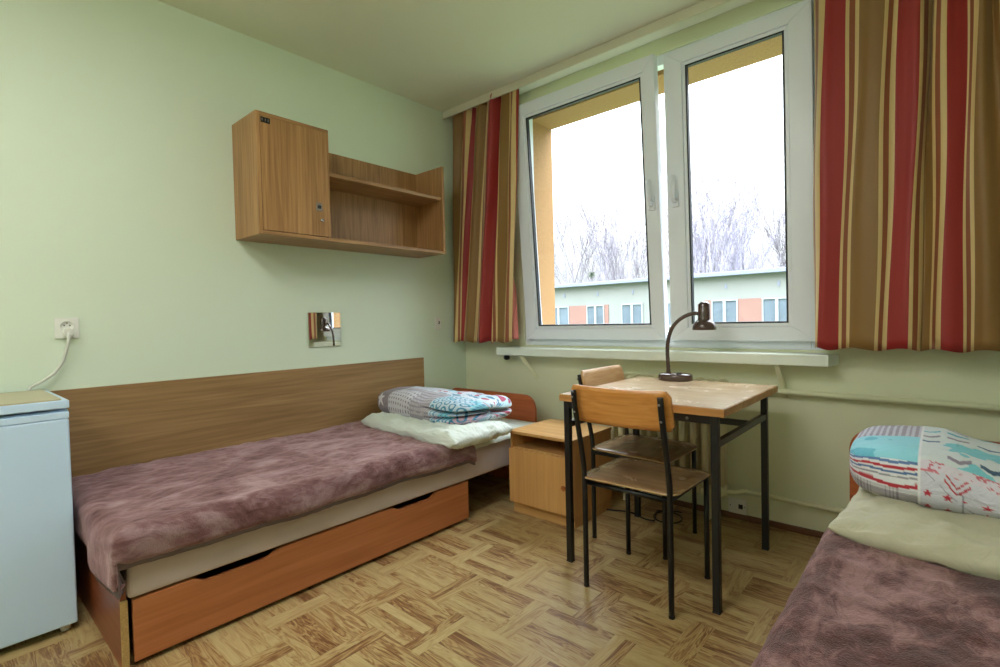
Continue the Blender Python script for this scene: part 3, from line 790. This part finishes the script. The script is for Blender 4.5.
def pat_left(x, y, z):
    """length axis x (-.5...5); front is -y"""
    front = y < -0.12
    t = (-y + (0.06 - z) * 1.0) if front else -y      # distance rolling over the front edge
    if x < -0.40: return (198, 196, 206)
    if x < -0.19 and t > 0.06:
        if star(x, t, -0.285, 0.300, 0.060, 0.45): return (218, 218, 224)
        return (132, 124, 134)
    if x < 0.02 and t > 0.14:
        q = (x * 42) % 1.0; k = (t * 30) % 1.0
        if abs(q - 0.5) < 0.22 and abs(k - 0.5) < 0.25: return (130, 122, 136)
        return (196, 196, 204)
    if x < 0.20 and t > 0.10:
        q = (x * 62) % 1.0
        return (160, 152, 162) if (q < 0.4) else ((186, 184, 192) if (t * 30) % 1 < 0.6 else (140, 136, 150))
    if x < 0.02:
        if (x * 22 + t * 10) % 1 < 0.3: return (150, 156, 170)
        return (204, 210, 220)
    # right / top: turquoise scale print with crimson scribbles
    n = fbm((x, y, z), 17, 3.0); n2 = fbm((x, y, z), 9, 8.0)
    if x > 0.16 and t > 0.09:
        cx, cy = (x * 24) % 1 - 0.5, ((t + z) * 24 + (int(x * 24) % 2) * 0.5) % 1 - 0.5
        rr = math.hypot(cx, cy)
        if 0.26 < rr < 0.42: return (64, 134, 170)
        if n2 > 0.15: return (128, 200, 216)
        if z < -0.01 and n2 < -0.1: return (206, 176, 190)
        return (188, 208, 222)
    if n > 0.32: return (172, 70, 104)
    if n < -0.36: return (84, 140, 170)
    if n2 > 0.2: return (176, 212, 226)
    return (204, 212, 222)
duvet('duvet', (0.512, -0.715, 0.580), 0.87, 0.54, 0.155, -0.05, pat_left, 'folded grey and turquoise patterned duvet with a star on the left bed pillow',
      grooves=[(0.018, 0.05, 0.007, 0.08), (-0.022, 0.045, 0.007, 0.12), (-0.002, 0.03, 0.005, 0.20)], ex=0.33, seed=2.0, shape=lambda x, y, z: (x, y, z - 0.012 * x - (0.025 * smooth(-0.05, 0.2, y) if z > 0 else 0)))
def pat_right(x, y, z):
    """x -.43...43, front -y.  t: 0 at the front top edge, growing down the front; negative over the top"""
    t = (0.045 - z) if y < -0.20 else (y + 0.20) * -1.0 - (0.03 if z > 0 else -0.2)
    n = fbm((x, y, z), 9, 3.0)
    tt = t + 0.003 * math.sin(x * 46)
    B = -0.252
    if x < B:
        if t < -0.008:
            if t < -0.17: return (150, 142, 160) if (x * 60) % 1 < 0.5 else (190, 190, 205)
            return (96, 184, 206) if n > 0.0 else (140, 208, 224)
        for a, b, c in ((-0.008, 0.000, (90, 120, 170)), (0.008, 0.016, RED), (0.022, 0.029, (80, 110, 160)), (0.036, 0.042, (150, 150, 160)), (0.050, 0.061, RED)):
            if a < tt < b: return c
        if t < 0.066: return (220, 222, 228)
        band = 0.078 < t < 0.108
        fineq = (x * 110) % 1.0
        near = abs(x + 0.385) < 0.022 or abs(x + 0.315) < 0.018
        base = (160, 154, 162) if band else (200, 200, 204)
        if near and fineq < 0.4: base = (124, 118, 130) if band else (168, 164, 172)
        if (t * 60) % 1 < 0.2: base = tuple(v * 0.93 for v in base)
        return base
    if x < B + 0.004: return (225, 225, 230)
    if t > 0.004:
        if t < 0.010 and fbm((x, y, z), 38, 5.0) > 0.15: return (206, 120, 136)
        for cx, cy, r in ((-0.232, 0.062, .013), (-0.190, 0.066, .013), (-0.157, 0.068, .005), (-0.112, 0.070, .015), (-0.232, 0.104, .012), (-0.190, 0.108, .012), (-0.112, 0.112, .014),
                          (-0.03, 0.070, .015), (0.05, 0.075, .015), (-0.03, 0.115, .014), (0.05, 0.118, .014), (0.14, 0.07, .015), (0.22, 0.11, .015), (0.32, 0.075, .015)):
            if star(x, -t, cx, -cy, r, 0.95): return RED
        d = t - (0.046 - abs(x + 0.172) * 1.25)
        if abs(x + 0.172) < 0.026 and (0 < d < 0.008 or -0.018 < d < -0.012): return RED
        if abs(x + 0.160) < 0.0014 and t > 0.045: return (130, 130, 150)
        if abs((x + 0.235) * 0.95 - (t - 0.012)) < 0.0014: return (150, 150, 168)
        return (206, 206, 220)
    if t > -0.018: return (196, 100, 118) if abs(fbm((x, y, z), 38, 2.0)) < 0.10 else (212, 204, 218)
    gx, gy = int((x + 1) * 15), int((y + 1) * 16); h_ = hsh(gx, gy)
    fx, fy = (x + 1) * 15 - gx - 0.5, (y + 1) * 16 - gy - 0.5
    if h_ > 0.45 and abs(fx) < 0.38 and abs(fy - abs(fx) * 0.7 + 0.1) < 0.14: return [(70, 104, 140), (90, 170, 190), (140, 130, 150), (60, 90, 120)][int(h_ * 97) % 4]
    if n > 0.28: return (120, 196, 210)
    return (206, 214, 218)
duvet('duvet', (3.040, -0.730, 0.592), 0.87, 0.55, 0.170, 0.0, pat_right, 'puffy folded duvet with red stars and stripes on the right bed pillow', ex=0.40, seed=6.0, puff=0.02,
      shape=lambda x, y, z: (x, y, z - (0.055 * smooth(-0.22, 0.05, x) if z > 0 else 0.055 * smooth(-0.22, 0.05, x) * max(0, 1 + z / 0.05))))

# ------------------------------------------------------------------ bedside cabinet
ns = empty('bedside_cabinet', (1.002, -0.67, 0))
W, Dp, Hn = 0.425, 0.40, 0.462
bz = M['beech_z']
MB().box(0.005, 0.021, 0.012, Dp, 0.06, Hn - 0.016, 0.001).build('side_panel', bz, ns)
MB().box(W - 0.021, W - 0.005, 0.012, Dp, 0.06, Hn - 0.016, 0.001).build('side_panel', bz, ns)
MB().box(0, W, 0, Dp + 0.004, Hn - 0.016, Hn, 0.002).build('top_board', M['beech_x'], ns)
MB().box(0.021, W - 0.021, Dp - 0.01, Dp, 0.06, Hn - 0.016).build('back_panel', bz, ns)
MB().box(0.021, W - 0.021, 0.014, Dp - 0.01, 0.355, 0.371, 0.001).build('shelf_board', M['beech_x'], ns)
MB().box(0.021, W - 0.021, 0.014, Dp - 0.01, 0.06, 0.076, 0.001).build('bottom_board', M['beech_x'], ns)
MB().box(0.010, W - 0.010, 0.025, Dp, 0.0, 0.06, 0.001).build('plinth', M['beech_x'], ns)
dd = MB().box(0.006, W - 0.006, -0.006, 0.011, 0.066, 0.366, 0.0015).build('door', bz, ns)
MB().lathe([(0.0, -0.026), (0.010, -0.025), (0.014, -0.019), (0.012, -0.012), (0.006, -0.006), (0.006, 0.0)], (W - 0.045, -0.006, 0.215), 20, 'y').build('knob', wood('knob_wood', (150, 88, 36), (178, 110, 50), (190, 122, 60), 'x'), dd)
tag(ns, 'light beech bedside cabinet with a round knob between the left bed and desk', 'cabinet')

# ------------------------------------------------------------------ desk
tb = empty('table', (1.565, -0.975, 0))
TW, TD, TH = 0.698, 0.755, 0.748
top = MB().box(0, TW, 0, TD, TH - 0.030, TH - 0.0012, 0.002).build('table_top', M['table_edge'], tb)
MB().box(0.003, TW - 0.003, 0.003, TD - 0.003, TH - 0.0012, TH + 0.0006).build('top_veneer', M['table_top'], top)
bl = M['metal_black']; lw = 0.0135
lx = (0.026, TW - 0.040); ly = (0.028, TD - 0.075)
for x in lx:
    for y in ly:
        l = MB().box(x - lw, x + lw, y - lw, y + lw, 0.004, TH - 0.030, 0.003).build('leg', bl, tb)
        MB().box(x - lw - 0.0005, x + lw + 0.0005, y - lw - 0.0005, y + lw + 0.0005, 0.0, 0.006, 0.001).build('foot_cap', M['foot'], l)
for y in ly:
    MB().box(lx[0] + lw, lx[1] - lw, y - 0.010, y + 0.010, 0.686, TH - 0.032, 0.002).build('apron_rail', bl, tb)
for x in lx:
    MB().box(x - 0.010, x + 0.010, ly[0] + lw, ly[1] - lw, 0.600, 0.626, 0.002).build('stretcher', bl, tb)
MB().box(lx[0] + 0.012, lx[1] - 0.012, ly[1] - 0.22, ly[1] - 0.20, 0.600, 0.626, 0.002).build('stretcher', bl, tb)
for x in (0.34, 0.56, 0.15): MB().lathe([(0.0, -0.003), (0.005, -0.002), (0.006, 0)], (x, ly[0] - 0.010, 0.70), 10, 'y').build('screw', M['screw'], tb)
tag(tb, 'small square desk with a worn wooden top and black steel legs under the window', 'table')

# desk lamp
la = empty('desk_lamp', (1.792, -0.25, TH + 0.0006))
MB().lathe([(0, 0), (0.086, 0), (0.088, 0.006), (0.086, 0.026), (0.080, 0.034), (0.0, 0.036)], (0, 0, 0), 40, sx=1.0, sy=0.8).build('lamp_base', M['lamp'], la)
MB().box(0.025, 0.045, -0.045, -0.028, 0.034, 0.043, 0.003).build('switch', M['metal_black'], la)
neck = [(-0.036, 0, 0.028), (-0.038, 0, 0.08), (-0.041, 0, 0.14), (-0.038, 0, 0.19), (-0.028, 0, 0.235), (-0.010, 0, 0.275), (0.020, 0, 0.308), (0.056, 0, 0.330), (0.092, 0, 0.341), (0.122, 0, 0.342)]
def dense(pts, n=6):
    out = []; P_ = [Vector(p) for p in pts]
    for i in range(len(P_) - 1):
        a = [P_[max(0, min(len(P_) - 1, i + k))] for k in (-1, 0, 1, 2)]
        for q in range(n):
            f_ = q / n
            out.append(0.5 * ((2 * a[1]) + (a[2] - a[0]) * f_ + (2 * a[0] - 5 * a[1] + 4 * a[2] - a[3]) * f_ * f_ + (3 * a[1] - a[0] - 3 * a[2] + a[3]) * f_ ** 3))
    out.append(P_[-1]); return out
nk = dense(neck); MB().tube(nk, 0.0085, 12, radii=[0.0115 if i < 3 else (0.0105 if i % 2 else 0.0095) for i in range(len(nk))]).build('gooseneck', M['lamp'], la)
hd = MB().lathe([(0, 0.094), (0.014, 0.093), (0.023, 0.088), (0.0285, 0.078), (0.029, 0.012), (0.031, 0.002), (0.040, -0.004), (0.049, -0.014), (0.055, -0.030), (0.0565, -0.046), (0.0545, -0.047), (0.053, -0.032), (0.047, -0.017), (0.028, -0.004), (0.0, 0.0)], (0.150, 0, 0.306), 36).build('lamp_shade', M['lamp'], la)
m = MB(); m.lathe([(0, -0.038), (0.012, -0.036), (0.019, -0.024), (0.016, -0.010), (0.010, 0.0)], (0.150, 0, 0.306), 18); m.build('bulb', M['lamp_in'], hd)
tag(la, 'dark brown gooseneck lamp standing on the desk', 'lamp')

# ------------------------------------------------------------------ chairs
def make_chair():
    """local origin at centre of the four feet; faces +y"""
    c = empty('chair')
    hx, hy = 0.176, 0.180; r = 0.0105
    def leg(pts, bm=None):
        return MB().tube(pts, r, 14, aspect=1.0).build('leg', M['metal_black'], c)
    for sx in (-1, 1):
        x = sx * hx
        b = leg(dense([(x, -hy, 0.004), (x, -hy, 0.22), (x, -hy, 0.42), (x, -hy - 0.006, 0.50), (x, -hy - 0.032, 0.62), (x, -hy - 0.060, 0.735), (x, -hy - 0.070, 0.80)], 4))
        f_ = leg([(x, hy, 0.004), (x, hy, 0.432)])
        for l, y in ((b, -hy), (f_, hy)):
            MB().lathe([(0, 0), (0.0108, 0), (0.0112, 0.008), (0.0105, 0.010)], (x, y, 0.0), 14).build('foot_cap', M['foot'], l)
        MB().tube([(x, -hy, 0.424), (x, hy, 0.424)], 0.010, 12).build('side_rail', M['metal_black'], c)
    MB().tube([(-hx, -hy + 0.01, 0.420), (hx, -hy + 0.01, 0.420)], 0.009, 12).build('cross_rail', M['metal_black'], c)
    MB().tube([(-hx, hy, 0.424), (hx, hy, 0.424)], 0.010, 12).build('cross_rail', M['metal_black'], c)
    # seat: rounded plywood board, slightly dished
    def outline(w, d0, d1, rad):
        pts = []
        for cx, cy, a0 in ((w - rad, d1 - rad, 0), (-w + rad, d1 - rad, PI / 2), (-w + rad, d0 + rad, PI), (w - rad, d0 + rad, 1.5 * PI)):
            for k in range(8): a = a0 + k / 7 * PI / 2; pts.append((cx + rad * math.cos(a), cy + rad * math.sin(a)))
        return pts
    def board(out, h, name, mat, z0, dish):
        m = MB(); n = len(out); cols = []
        for z, k in ((z0, 0.985), (z0 + h * 0.25, 1.0), (z0 + h * 0.75, 1.0), (z0 + h, 0.985)):
            cols.append([m.bm.verts.new((x * k, y * k, z + dish(x, y))) for x, y in out])
        for a, b in zip(cols, cols[1:]):
            for k in range(n): fc = m.bm.faces.new((a[k], a[(k + 1) % n], b[(k + 1) % n], b[k])); fc.smooth = True
        for ring, sgn in ((cols[0], -1), (cols[-1], 1)):
            prev = ring
            for s_ in (0.8, 0.6, 0.4, 0.2):
                cur = [m.bm.verts.new((v.co.x * s_ / 1.0, v.co.y * s_, (z0 if sgn < 0 else z0 + h) + dish(v.co.x * s_, v.co.y * s_))) for v in ring]
                for k in range(n): m.bm.faces.new((prev[k], prev[(k + 1) % n], cur[(k + 1) % n], cur[k])).smooth = True
                prev = cur
            m.bm.faces.new(prev).smooth = True
        return m.build(name, mat, c)
    dish = lambda x, y: -0.006 * max(0, 1 - (x / 0.2) ** 2) * max(0, 1 - ((y) / 0.2) ** 2) - 0.012 * smooth(0.13, 0.2, y)
    out = outline(0.200, -0.190, 0.205, 0.045)
    st = board(out, 0.011, 'seat', M['seat'], 0.4385, dish)
    st.data.materials.append(M['seat_edge'])
    for p in st.data.polygons:
        if abs(p.normal.z) < 0.6: p.material_index = 1
    # backrest: curved plywood plate in front of the posts
    m = MB(); NXb, NZb = 29, 9; W2 = 0.202; zb0, zb1 = 0.672, 0.822
    def bfn(side):
        def fn(u, v):
            x = -W2 + 2 * W2 * u; z = zb0 + (zb1 - zb0) * v
            # rounded corners by shrinking height at the ends
            e = max(0.0, (abs(x) - (W2 - 0.022)) / 0.022); k = 0.022 * (1 - math.sqrt(max(0, 1 - min(1, e) ** 2)))
            zz = min(max(z, zb0 + k), zb1 - k)
            lean = -(zz - 0.672) * 0.28
            y = -hy - 0.040 + lean * 0.9 + 0.024 * (x / W2) ** 2 + 0.012 - 0.012
            return Vector((x, y + (0.006 if side > 0 else -0.005) + 0.008, zz + (-0.012 * (1 - (x / W2) ** 2) * v * 0.4)))
        return fn
    A = m.grid(NXb, NZb, bfn(1)); B = m.grid(NXb, NZb, bfn(-1))
    for i in range(NXb - 1):
        m.bm.faces.new((A[i][0], A[i + 1][0], B[i + 1][0], B[i][0])); m.bm.faces.new((A[i][-1], A[i + 1][-1], B[i + 1][-1], B[i][-1]))
    for j in range(NZb - 1):
        m.bm.faces.new((A[0][j], A[0][j + 1], B[0][j + 1], B[0][j])); m.bm.faces.new((A[-1][j], A[-1][j + 1], B[-1][j + 1], B[-1][j]))
    bk = m.build('backrest', M['ply_back'], c)
    for sx in (-1, 1):
        for zz in (0.715, 0.775):
            MB().lathe([(0, -0.003), (0.0045, -0.002), (0.005, 0.0)], (sx * hx, -hy - 0.060 - (zz - 0.735) * 0.25 - 0.0105, zz), 10, 'y').build('bolt', M['screw'], bk)
    return c
ch = make_chair(); ch.location = (1.934, -0.905, 0)
tag(ch, 'wooden school chair nearest the camera, tucked under the front of the desk', 'chair', 'school chairs at the desk')
c2 = copy_tree(ch); c2.location = (1.728, -0.495, 0); c2.rotation_euler = (0, 0, -PI / 2)
tag(c2, 'wooden school chair tucked under the left side of the desk, behind the nearer one', 'chair')
for q in c2.children:
    if q.name.startswith('backrest'):
        q.data = q.data.copy(); q.data.materials.clear(); q.data.materials.append(wood('plywood_backrest_pale', (170, 128, 84), (190, 150, 104), (206, 170, 126), 'x', 1.2, 0.35, 0.25))
        q['label'] = 'paler, more worn plywood backrest'

# ------------------------------------------------------------------ outside
GZ = -6.2
struct(MB().box(-90, 60, 0.5, 120, GZ - 0.2, GZ).build('ground', M['grass']))
bd = empty('apartment_building', (0, 24, GZ))
BX0, BX1, BH = -42, 14, 9.25
WR = [(-24.5, -23.2), (-22.0, -20.8), (-19.8, -18.5), (-17.4, -15.0), (-13.72, -12.50), (-11.38, -10.05), (-8.9, -7.7), (-6.27, -4.98), (-3.88, -2.58), (-1.3, 0.0), (1.2, 2.5), (4.2, 5.5)]
rows = [(6.75, 8.07), (3.95, 5.27)]
MB().box(BX0, BX1, 0.08, 10, 0, BH, 0).build('wall', M['facade'], bd)
m = MB(); m.box(BX0 - 0.2, BX1 + 0.2, -0.25, 10.2, BH, BH + 0.20, 0.02); m.build('roof', M['fascia'], bd)
for k in range(9):
    x = -18.6 + k * 1.9 + 0.5 * hsh(k, 2)
    MB().box(x, x + 0.4, 0.2, 1.0, BH + 0.20, BH + 0.27, 0.02).build('roof_vent', M['metal_black'], bd)
for (a, b) in ((-15.0, -13.72), (-12.50, -12.22), (-4.98, -3.88), (-6.62, -6.27), (-23.2, -22.0), (0.0, 1.2), (2.5, 4.2)):
    for z0, z1 in rows: MB().box(a + .01, b - .01, 0.03, 0.081, z0, z1, 0.0).build('facade_panel', M['salmon'], bd)
for (a, b) in WR:
    for z0, z1 in rows:
        m = MB(); ww = 0.07
        m.box(a, a + ww, 0.0, 0.085, z0, z1); m.box(b - ww, b, 0.0, 0.085, z0, z1); m.box(a + ww, b - ww, 0, 0.085, z0, z0 + ww); m.box(a + ww, b - ww, 0, 0.085, z1 - ww, z1)
        n_ = 2 if b - a < 2 else 3
        for q in range(1, n_): xx = a + (b - a) * q / n_; m.box(xx - 0.07, xx + 0.07, 0, 0.085, z0 + ww, z1 - ww)
        m.box(a - 0.05, b + 0.05, -0.06, 0.085, z0 - 0.06, z0)
        wf = m.build('window', M['ext_white'], bd)
        MB().box(a + ww, b - ww, 0.05, 0.07, z0 + ww, z1 - ww).build('pane', M['ext_pane'], wf)
for x in (-15.4, -13.0, -10.7, -5.6, -3.2): MB().box(x, x + 0.1, 0.05, 0.09, 8.62, 8.85).build('facade_vent', M['fascia'], bd)
tag(bd, 'long pale apartment block with salmon panels and white windows across from the window', 'building')

def tree(x, y, h, seed, label, spread=0.35, n=5, mat='bark', nests=0):
    R_ = random.Random(seed); m = MB(); cnt = [0]; tips = []
    def br(p, d, L, r, lev):
        pts = [p]; rad = [r]; q = p.copy(); dd_ = d.copy(); ns_ = 4 if lev < 2 else 3
        for k in range(ns_):
            dd_ = (dd_ + Vector((R_.uniform(-1, 1), R_.uniform(-1, 1), R_.uniform(-0.2, 0.7))) * 0.14).normalized()
            q = q + dd_ * L / ns_; pts.append(q.copy()); rad.append(r * (1 - 0.6 * (k + 1) / ns_))
        m.tube(pts, r, 4 if lev > 0 else 6, cap=False, radii=rad); cnt[0] += 1
        tips.append(q.copy())
        if lev >= 4: return
        nb = [7, 6, 5, 4][lev]
        for k in range(nb):
            f_ = 0.3 + 0.7 * (k + R_.random()) / nb if lev else 0.35 + 0.62 * (k + R_.random() * .6) / nb
            i = min(ns_ - 1, int(f_ * ns_)); s_ = pts[i].lerp(pts[i + 1], f_ * ns_ - i if f_ * ns_ - i < 1 else 1)
            a = R_.uniform(0, 2 * PI); out = Vector((math.cos(a), math.sin(a), 0))
            nd = (dd_ * (1 - spread) + out * spread * R_.uniform(0.7, 1.3) + Vector((0, 0, 0.3))).normalized()
            br(s_, nd, L * R_.uniform(0.42, 0.62) * (1 - 0.35 * f_ * (lev == 0)), max(0.014, rad[i] * R_.uniform(0.42, 0.6)), lev + 1)
    root = empty('bare_tree', (x, y, GZ))
    h *= (0.98 if seed in (6, 7, 8, 10, 21) else 1.05)
    br(Vector((0, 0, 0)), Vector((0, 0, 1)), h * 0.86, 0.17, 0)
    m.build('branches', M[mat], root, fix=False)
    for k in range(nests):
        p = R_.choice([q for q in tips if h * 0.60 < q.z < h * 0.80 and math.hypot(q.x, q.y) < 2.2]); g = MB()
        for j in range(60):
            v = Vector((R_.gauss(0, 1), R_.gauss(0, 1), R_.gauss(0, 1))).normalized()
            g.tube([p, p + v * 0.35], 0.02, 3, cap=False)
        g.build('mistletoe', M['nest'], root, fix=False)
    tag(root, label, 'tree', 'bare trees behind the apartment block')
    return root
TR = [(-23.2, 38, 15.6, 1, 1, 'tall bare tree standing above the roof at the left of the left window pane'),
      (-25.6, 44, 13.6, 2, 0, 'small bare tree beside the orange window jamb in the left pane'),
      (-20.6, 42, 13.4, 3, 0, 'slender bare tree in the middle of the left window pane'),
      (-18.6, 40, 14.2, 4, 1, 'forked bare tree right of centre in the left window pane'),
      (-16.2, 41, 13.2, 5, 1, 'bare tree with mistletoe at the right edge of the left window pane'),
      (-11.9, 38, 15.8, 6, 2, 'tallest bare tree with mistletoe clumps at the left of the right window pane'),
      (-8.2, 39, 14.0, 7, 0, 'bare tree with an open crown in the middle of the right window pane'),
      (-5.9, 41, 14.8, 8, 0, 'bare tree at the right edge of the right window pane'),
      (-14.0, 43, 14.0, 9, 0, 'bare tree seen behind the meeting stiles of the two window sashes'),
      (-8.9, 35, 13.6, 12, 0, 'nearest bare tree in the right window pane, just right of the tallest one'),
      (-7.6, 37, 14.2, 21, 1, 'bare tree in the right window pane, second from its right edge'),
      (-3.4, 40, 14.5, 10, 0, 'bare tree half hidden behind the right curtain')]
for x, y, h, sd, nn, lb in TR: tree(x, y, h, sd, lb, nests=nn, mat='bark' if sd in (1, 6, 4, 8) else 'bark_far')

# ------------------------------------------------------------------ ceiling lamps added out of view to brighten the interior
t = NT('fill_lamp_diffuser'); t.set(Base_Color=lin4((240, 236, 225)), Emission_Color=lin4((255, 252, 250)), Emission_Strength=FILL_LAMP)
for k, (ly_, lb) in enumerate(((-2.75, 'long ceiling light added out of view nearer the window'), (-4.0, 'long ceiling light added out of view nearer the rear wall'))):
    cl = empty('added_ceiling_lamp', (1.75, ly_, H))
    MB().box(-0.66, 0.66, -0.20, 0.20, -0.045, -0.001, 0.006).build('housing', M['plastic_white'], cl)
    MB().box(-0.64, 0.64, -0.18, 0.18, -0.085, -0.045, 0.010).build('diffuser', t.m, cl)
    tag(cl, lb, 'lamp')

# ------------------------------------------------------------------ world: overcast sky
w = bpy.data.worlds.new('overcast'); SC.world = w; w.use_nodes = True
nt = w.node_tree; nt.nodes.clear()
def N(t_, **k):
    n = nt.nodes.new(t_)
    for a, b in k.items(): setattr(n, a, b)
    return n
out = N('ShaderNodeOutputWorld'); bg = N('ShaderNodeBackground'); tc = N('ShaderNodeTexCoord'); sp = N('ShaderNodeSeparateXYZ')
nt.links.new(tc.outputs['Generated'], sp.inputs[0])
mx = N('ShaderNodeMath', operation='MAXIMUM'); nt.links.new(sp.outputs[2], mx.inputs[0]); mx.inputs[1].default_value = 0.0
pw = N('ShaderNodeMath', operation='POWER'); nt.links.new(mx.outputs[0], pw.inputs[0]); pw.inputs[1].default_value = 2.0
ml = N('ShaderNodeMath', operation='MULTIPLY_ADD'); nt.links.new(pw.outputs[0], ml.inputs[0]); ml.inputs[1].default_value = SKY1; ml.inputs[2].default_value = SKY0
nz = N('ShaderNodeTexNoise'); nt.links.new(tc.outputs['Generated'], nz.inputs['Vector']); nz.inputs['Scale'].default_value = 3.0; nz.inputs['Detail'].default_value = 4
rp = N('ShaderNodeValToRGB'); nt.links.new(nz.outputs[0], rp.inputs[0])
rp.color_ramp.elements[0].position = 0.35; rp.color_ramp.elements[0].color = lin4((234, 241, 248))
rp.color_ramp.elements[1].position = 0.6; rp.color_ramp.elements[1].color = lin4((252, 253, 255))
nt.links.new(rp.outputs[0], bg.inputs[0]); nt.links.new(ml.outputs[0], bg.inputs[1]); nt.links.new(bg.outputs[0], out.inputs[0])
# portal for clean sampling of the daylight
pl = bpy.data.lights.new('window_portal', 'AREA'); pl.shape = 'RECTANGLE'; pl.size = 1.75; pl.size_y = 1.6
pl.cycles.is_portal = True
po = bpy.data.objects.new('window_portal', pl); COL.objects.link(po); po.location = (1.51, 0.36, 1.72); po.rotation_euler = (-PI / 2, 0, 0)

# ------------------------------------------------------------------ camera
cd = bpy.data.cameras.new('camera'); cam = bpy.data.objects.new('camera', cd); COL.objects.link(cam)
cd.sensor_width = 36; cd.lens = 507.09 / 1000 * 36; cd.clip_start = 0.02; cd.clip_end = 500
yaw, pit, rol = 0.7229, -0.0258, -0.0233
fw = Vector((-math.sin(yaw) * math.cos(pit), math.cos(yaw) * math.cos(pit), math.sin(pit)))
r_ = Vector((math.cos(yaw), math.sin(yaw), 0)); u_ = r_.cross(fw)
r2 = r_ * math.cos(rol) + u_ * math.sin(rol); u2 = -r_ * math.sin(rol) + u_ * math.cos(rol)
mw = Matrix((r2, u2, -fw)).transposed().to_4x4(); mw.translation = Vector((2.8487, -2.8140, 1.0782))
cam.matrix_world = mw
SC.camera = cam
vs_ = SC.view_settings; vs_.view_transform = 'Standard'; vs_.look = 'None'; vs_.gamma = 1; vs_.use_curve_mapping = False
vs_.exposure = 0.3
SC.cycles.max_bounces = 10; SC.cycles.diffuse_bounces = 6; SC.cycles.transparent_max_bounces = 12
SC.cycles.caustics_reflective = False; SC.cycles.caustics_refractive = False; SC.cycles.sample_clamp_indirect = 6
SC.cycles.use_denoising = True
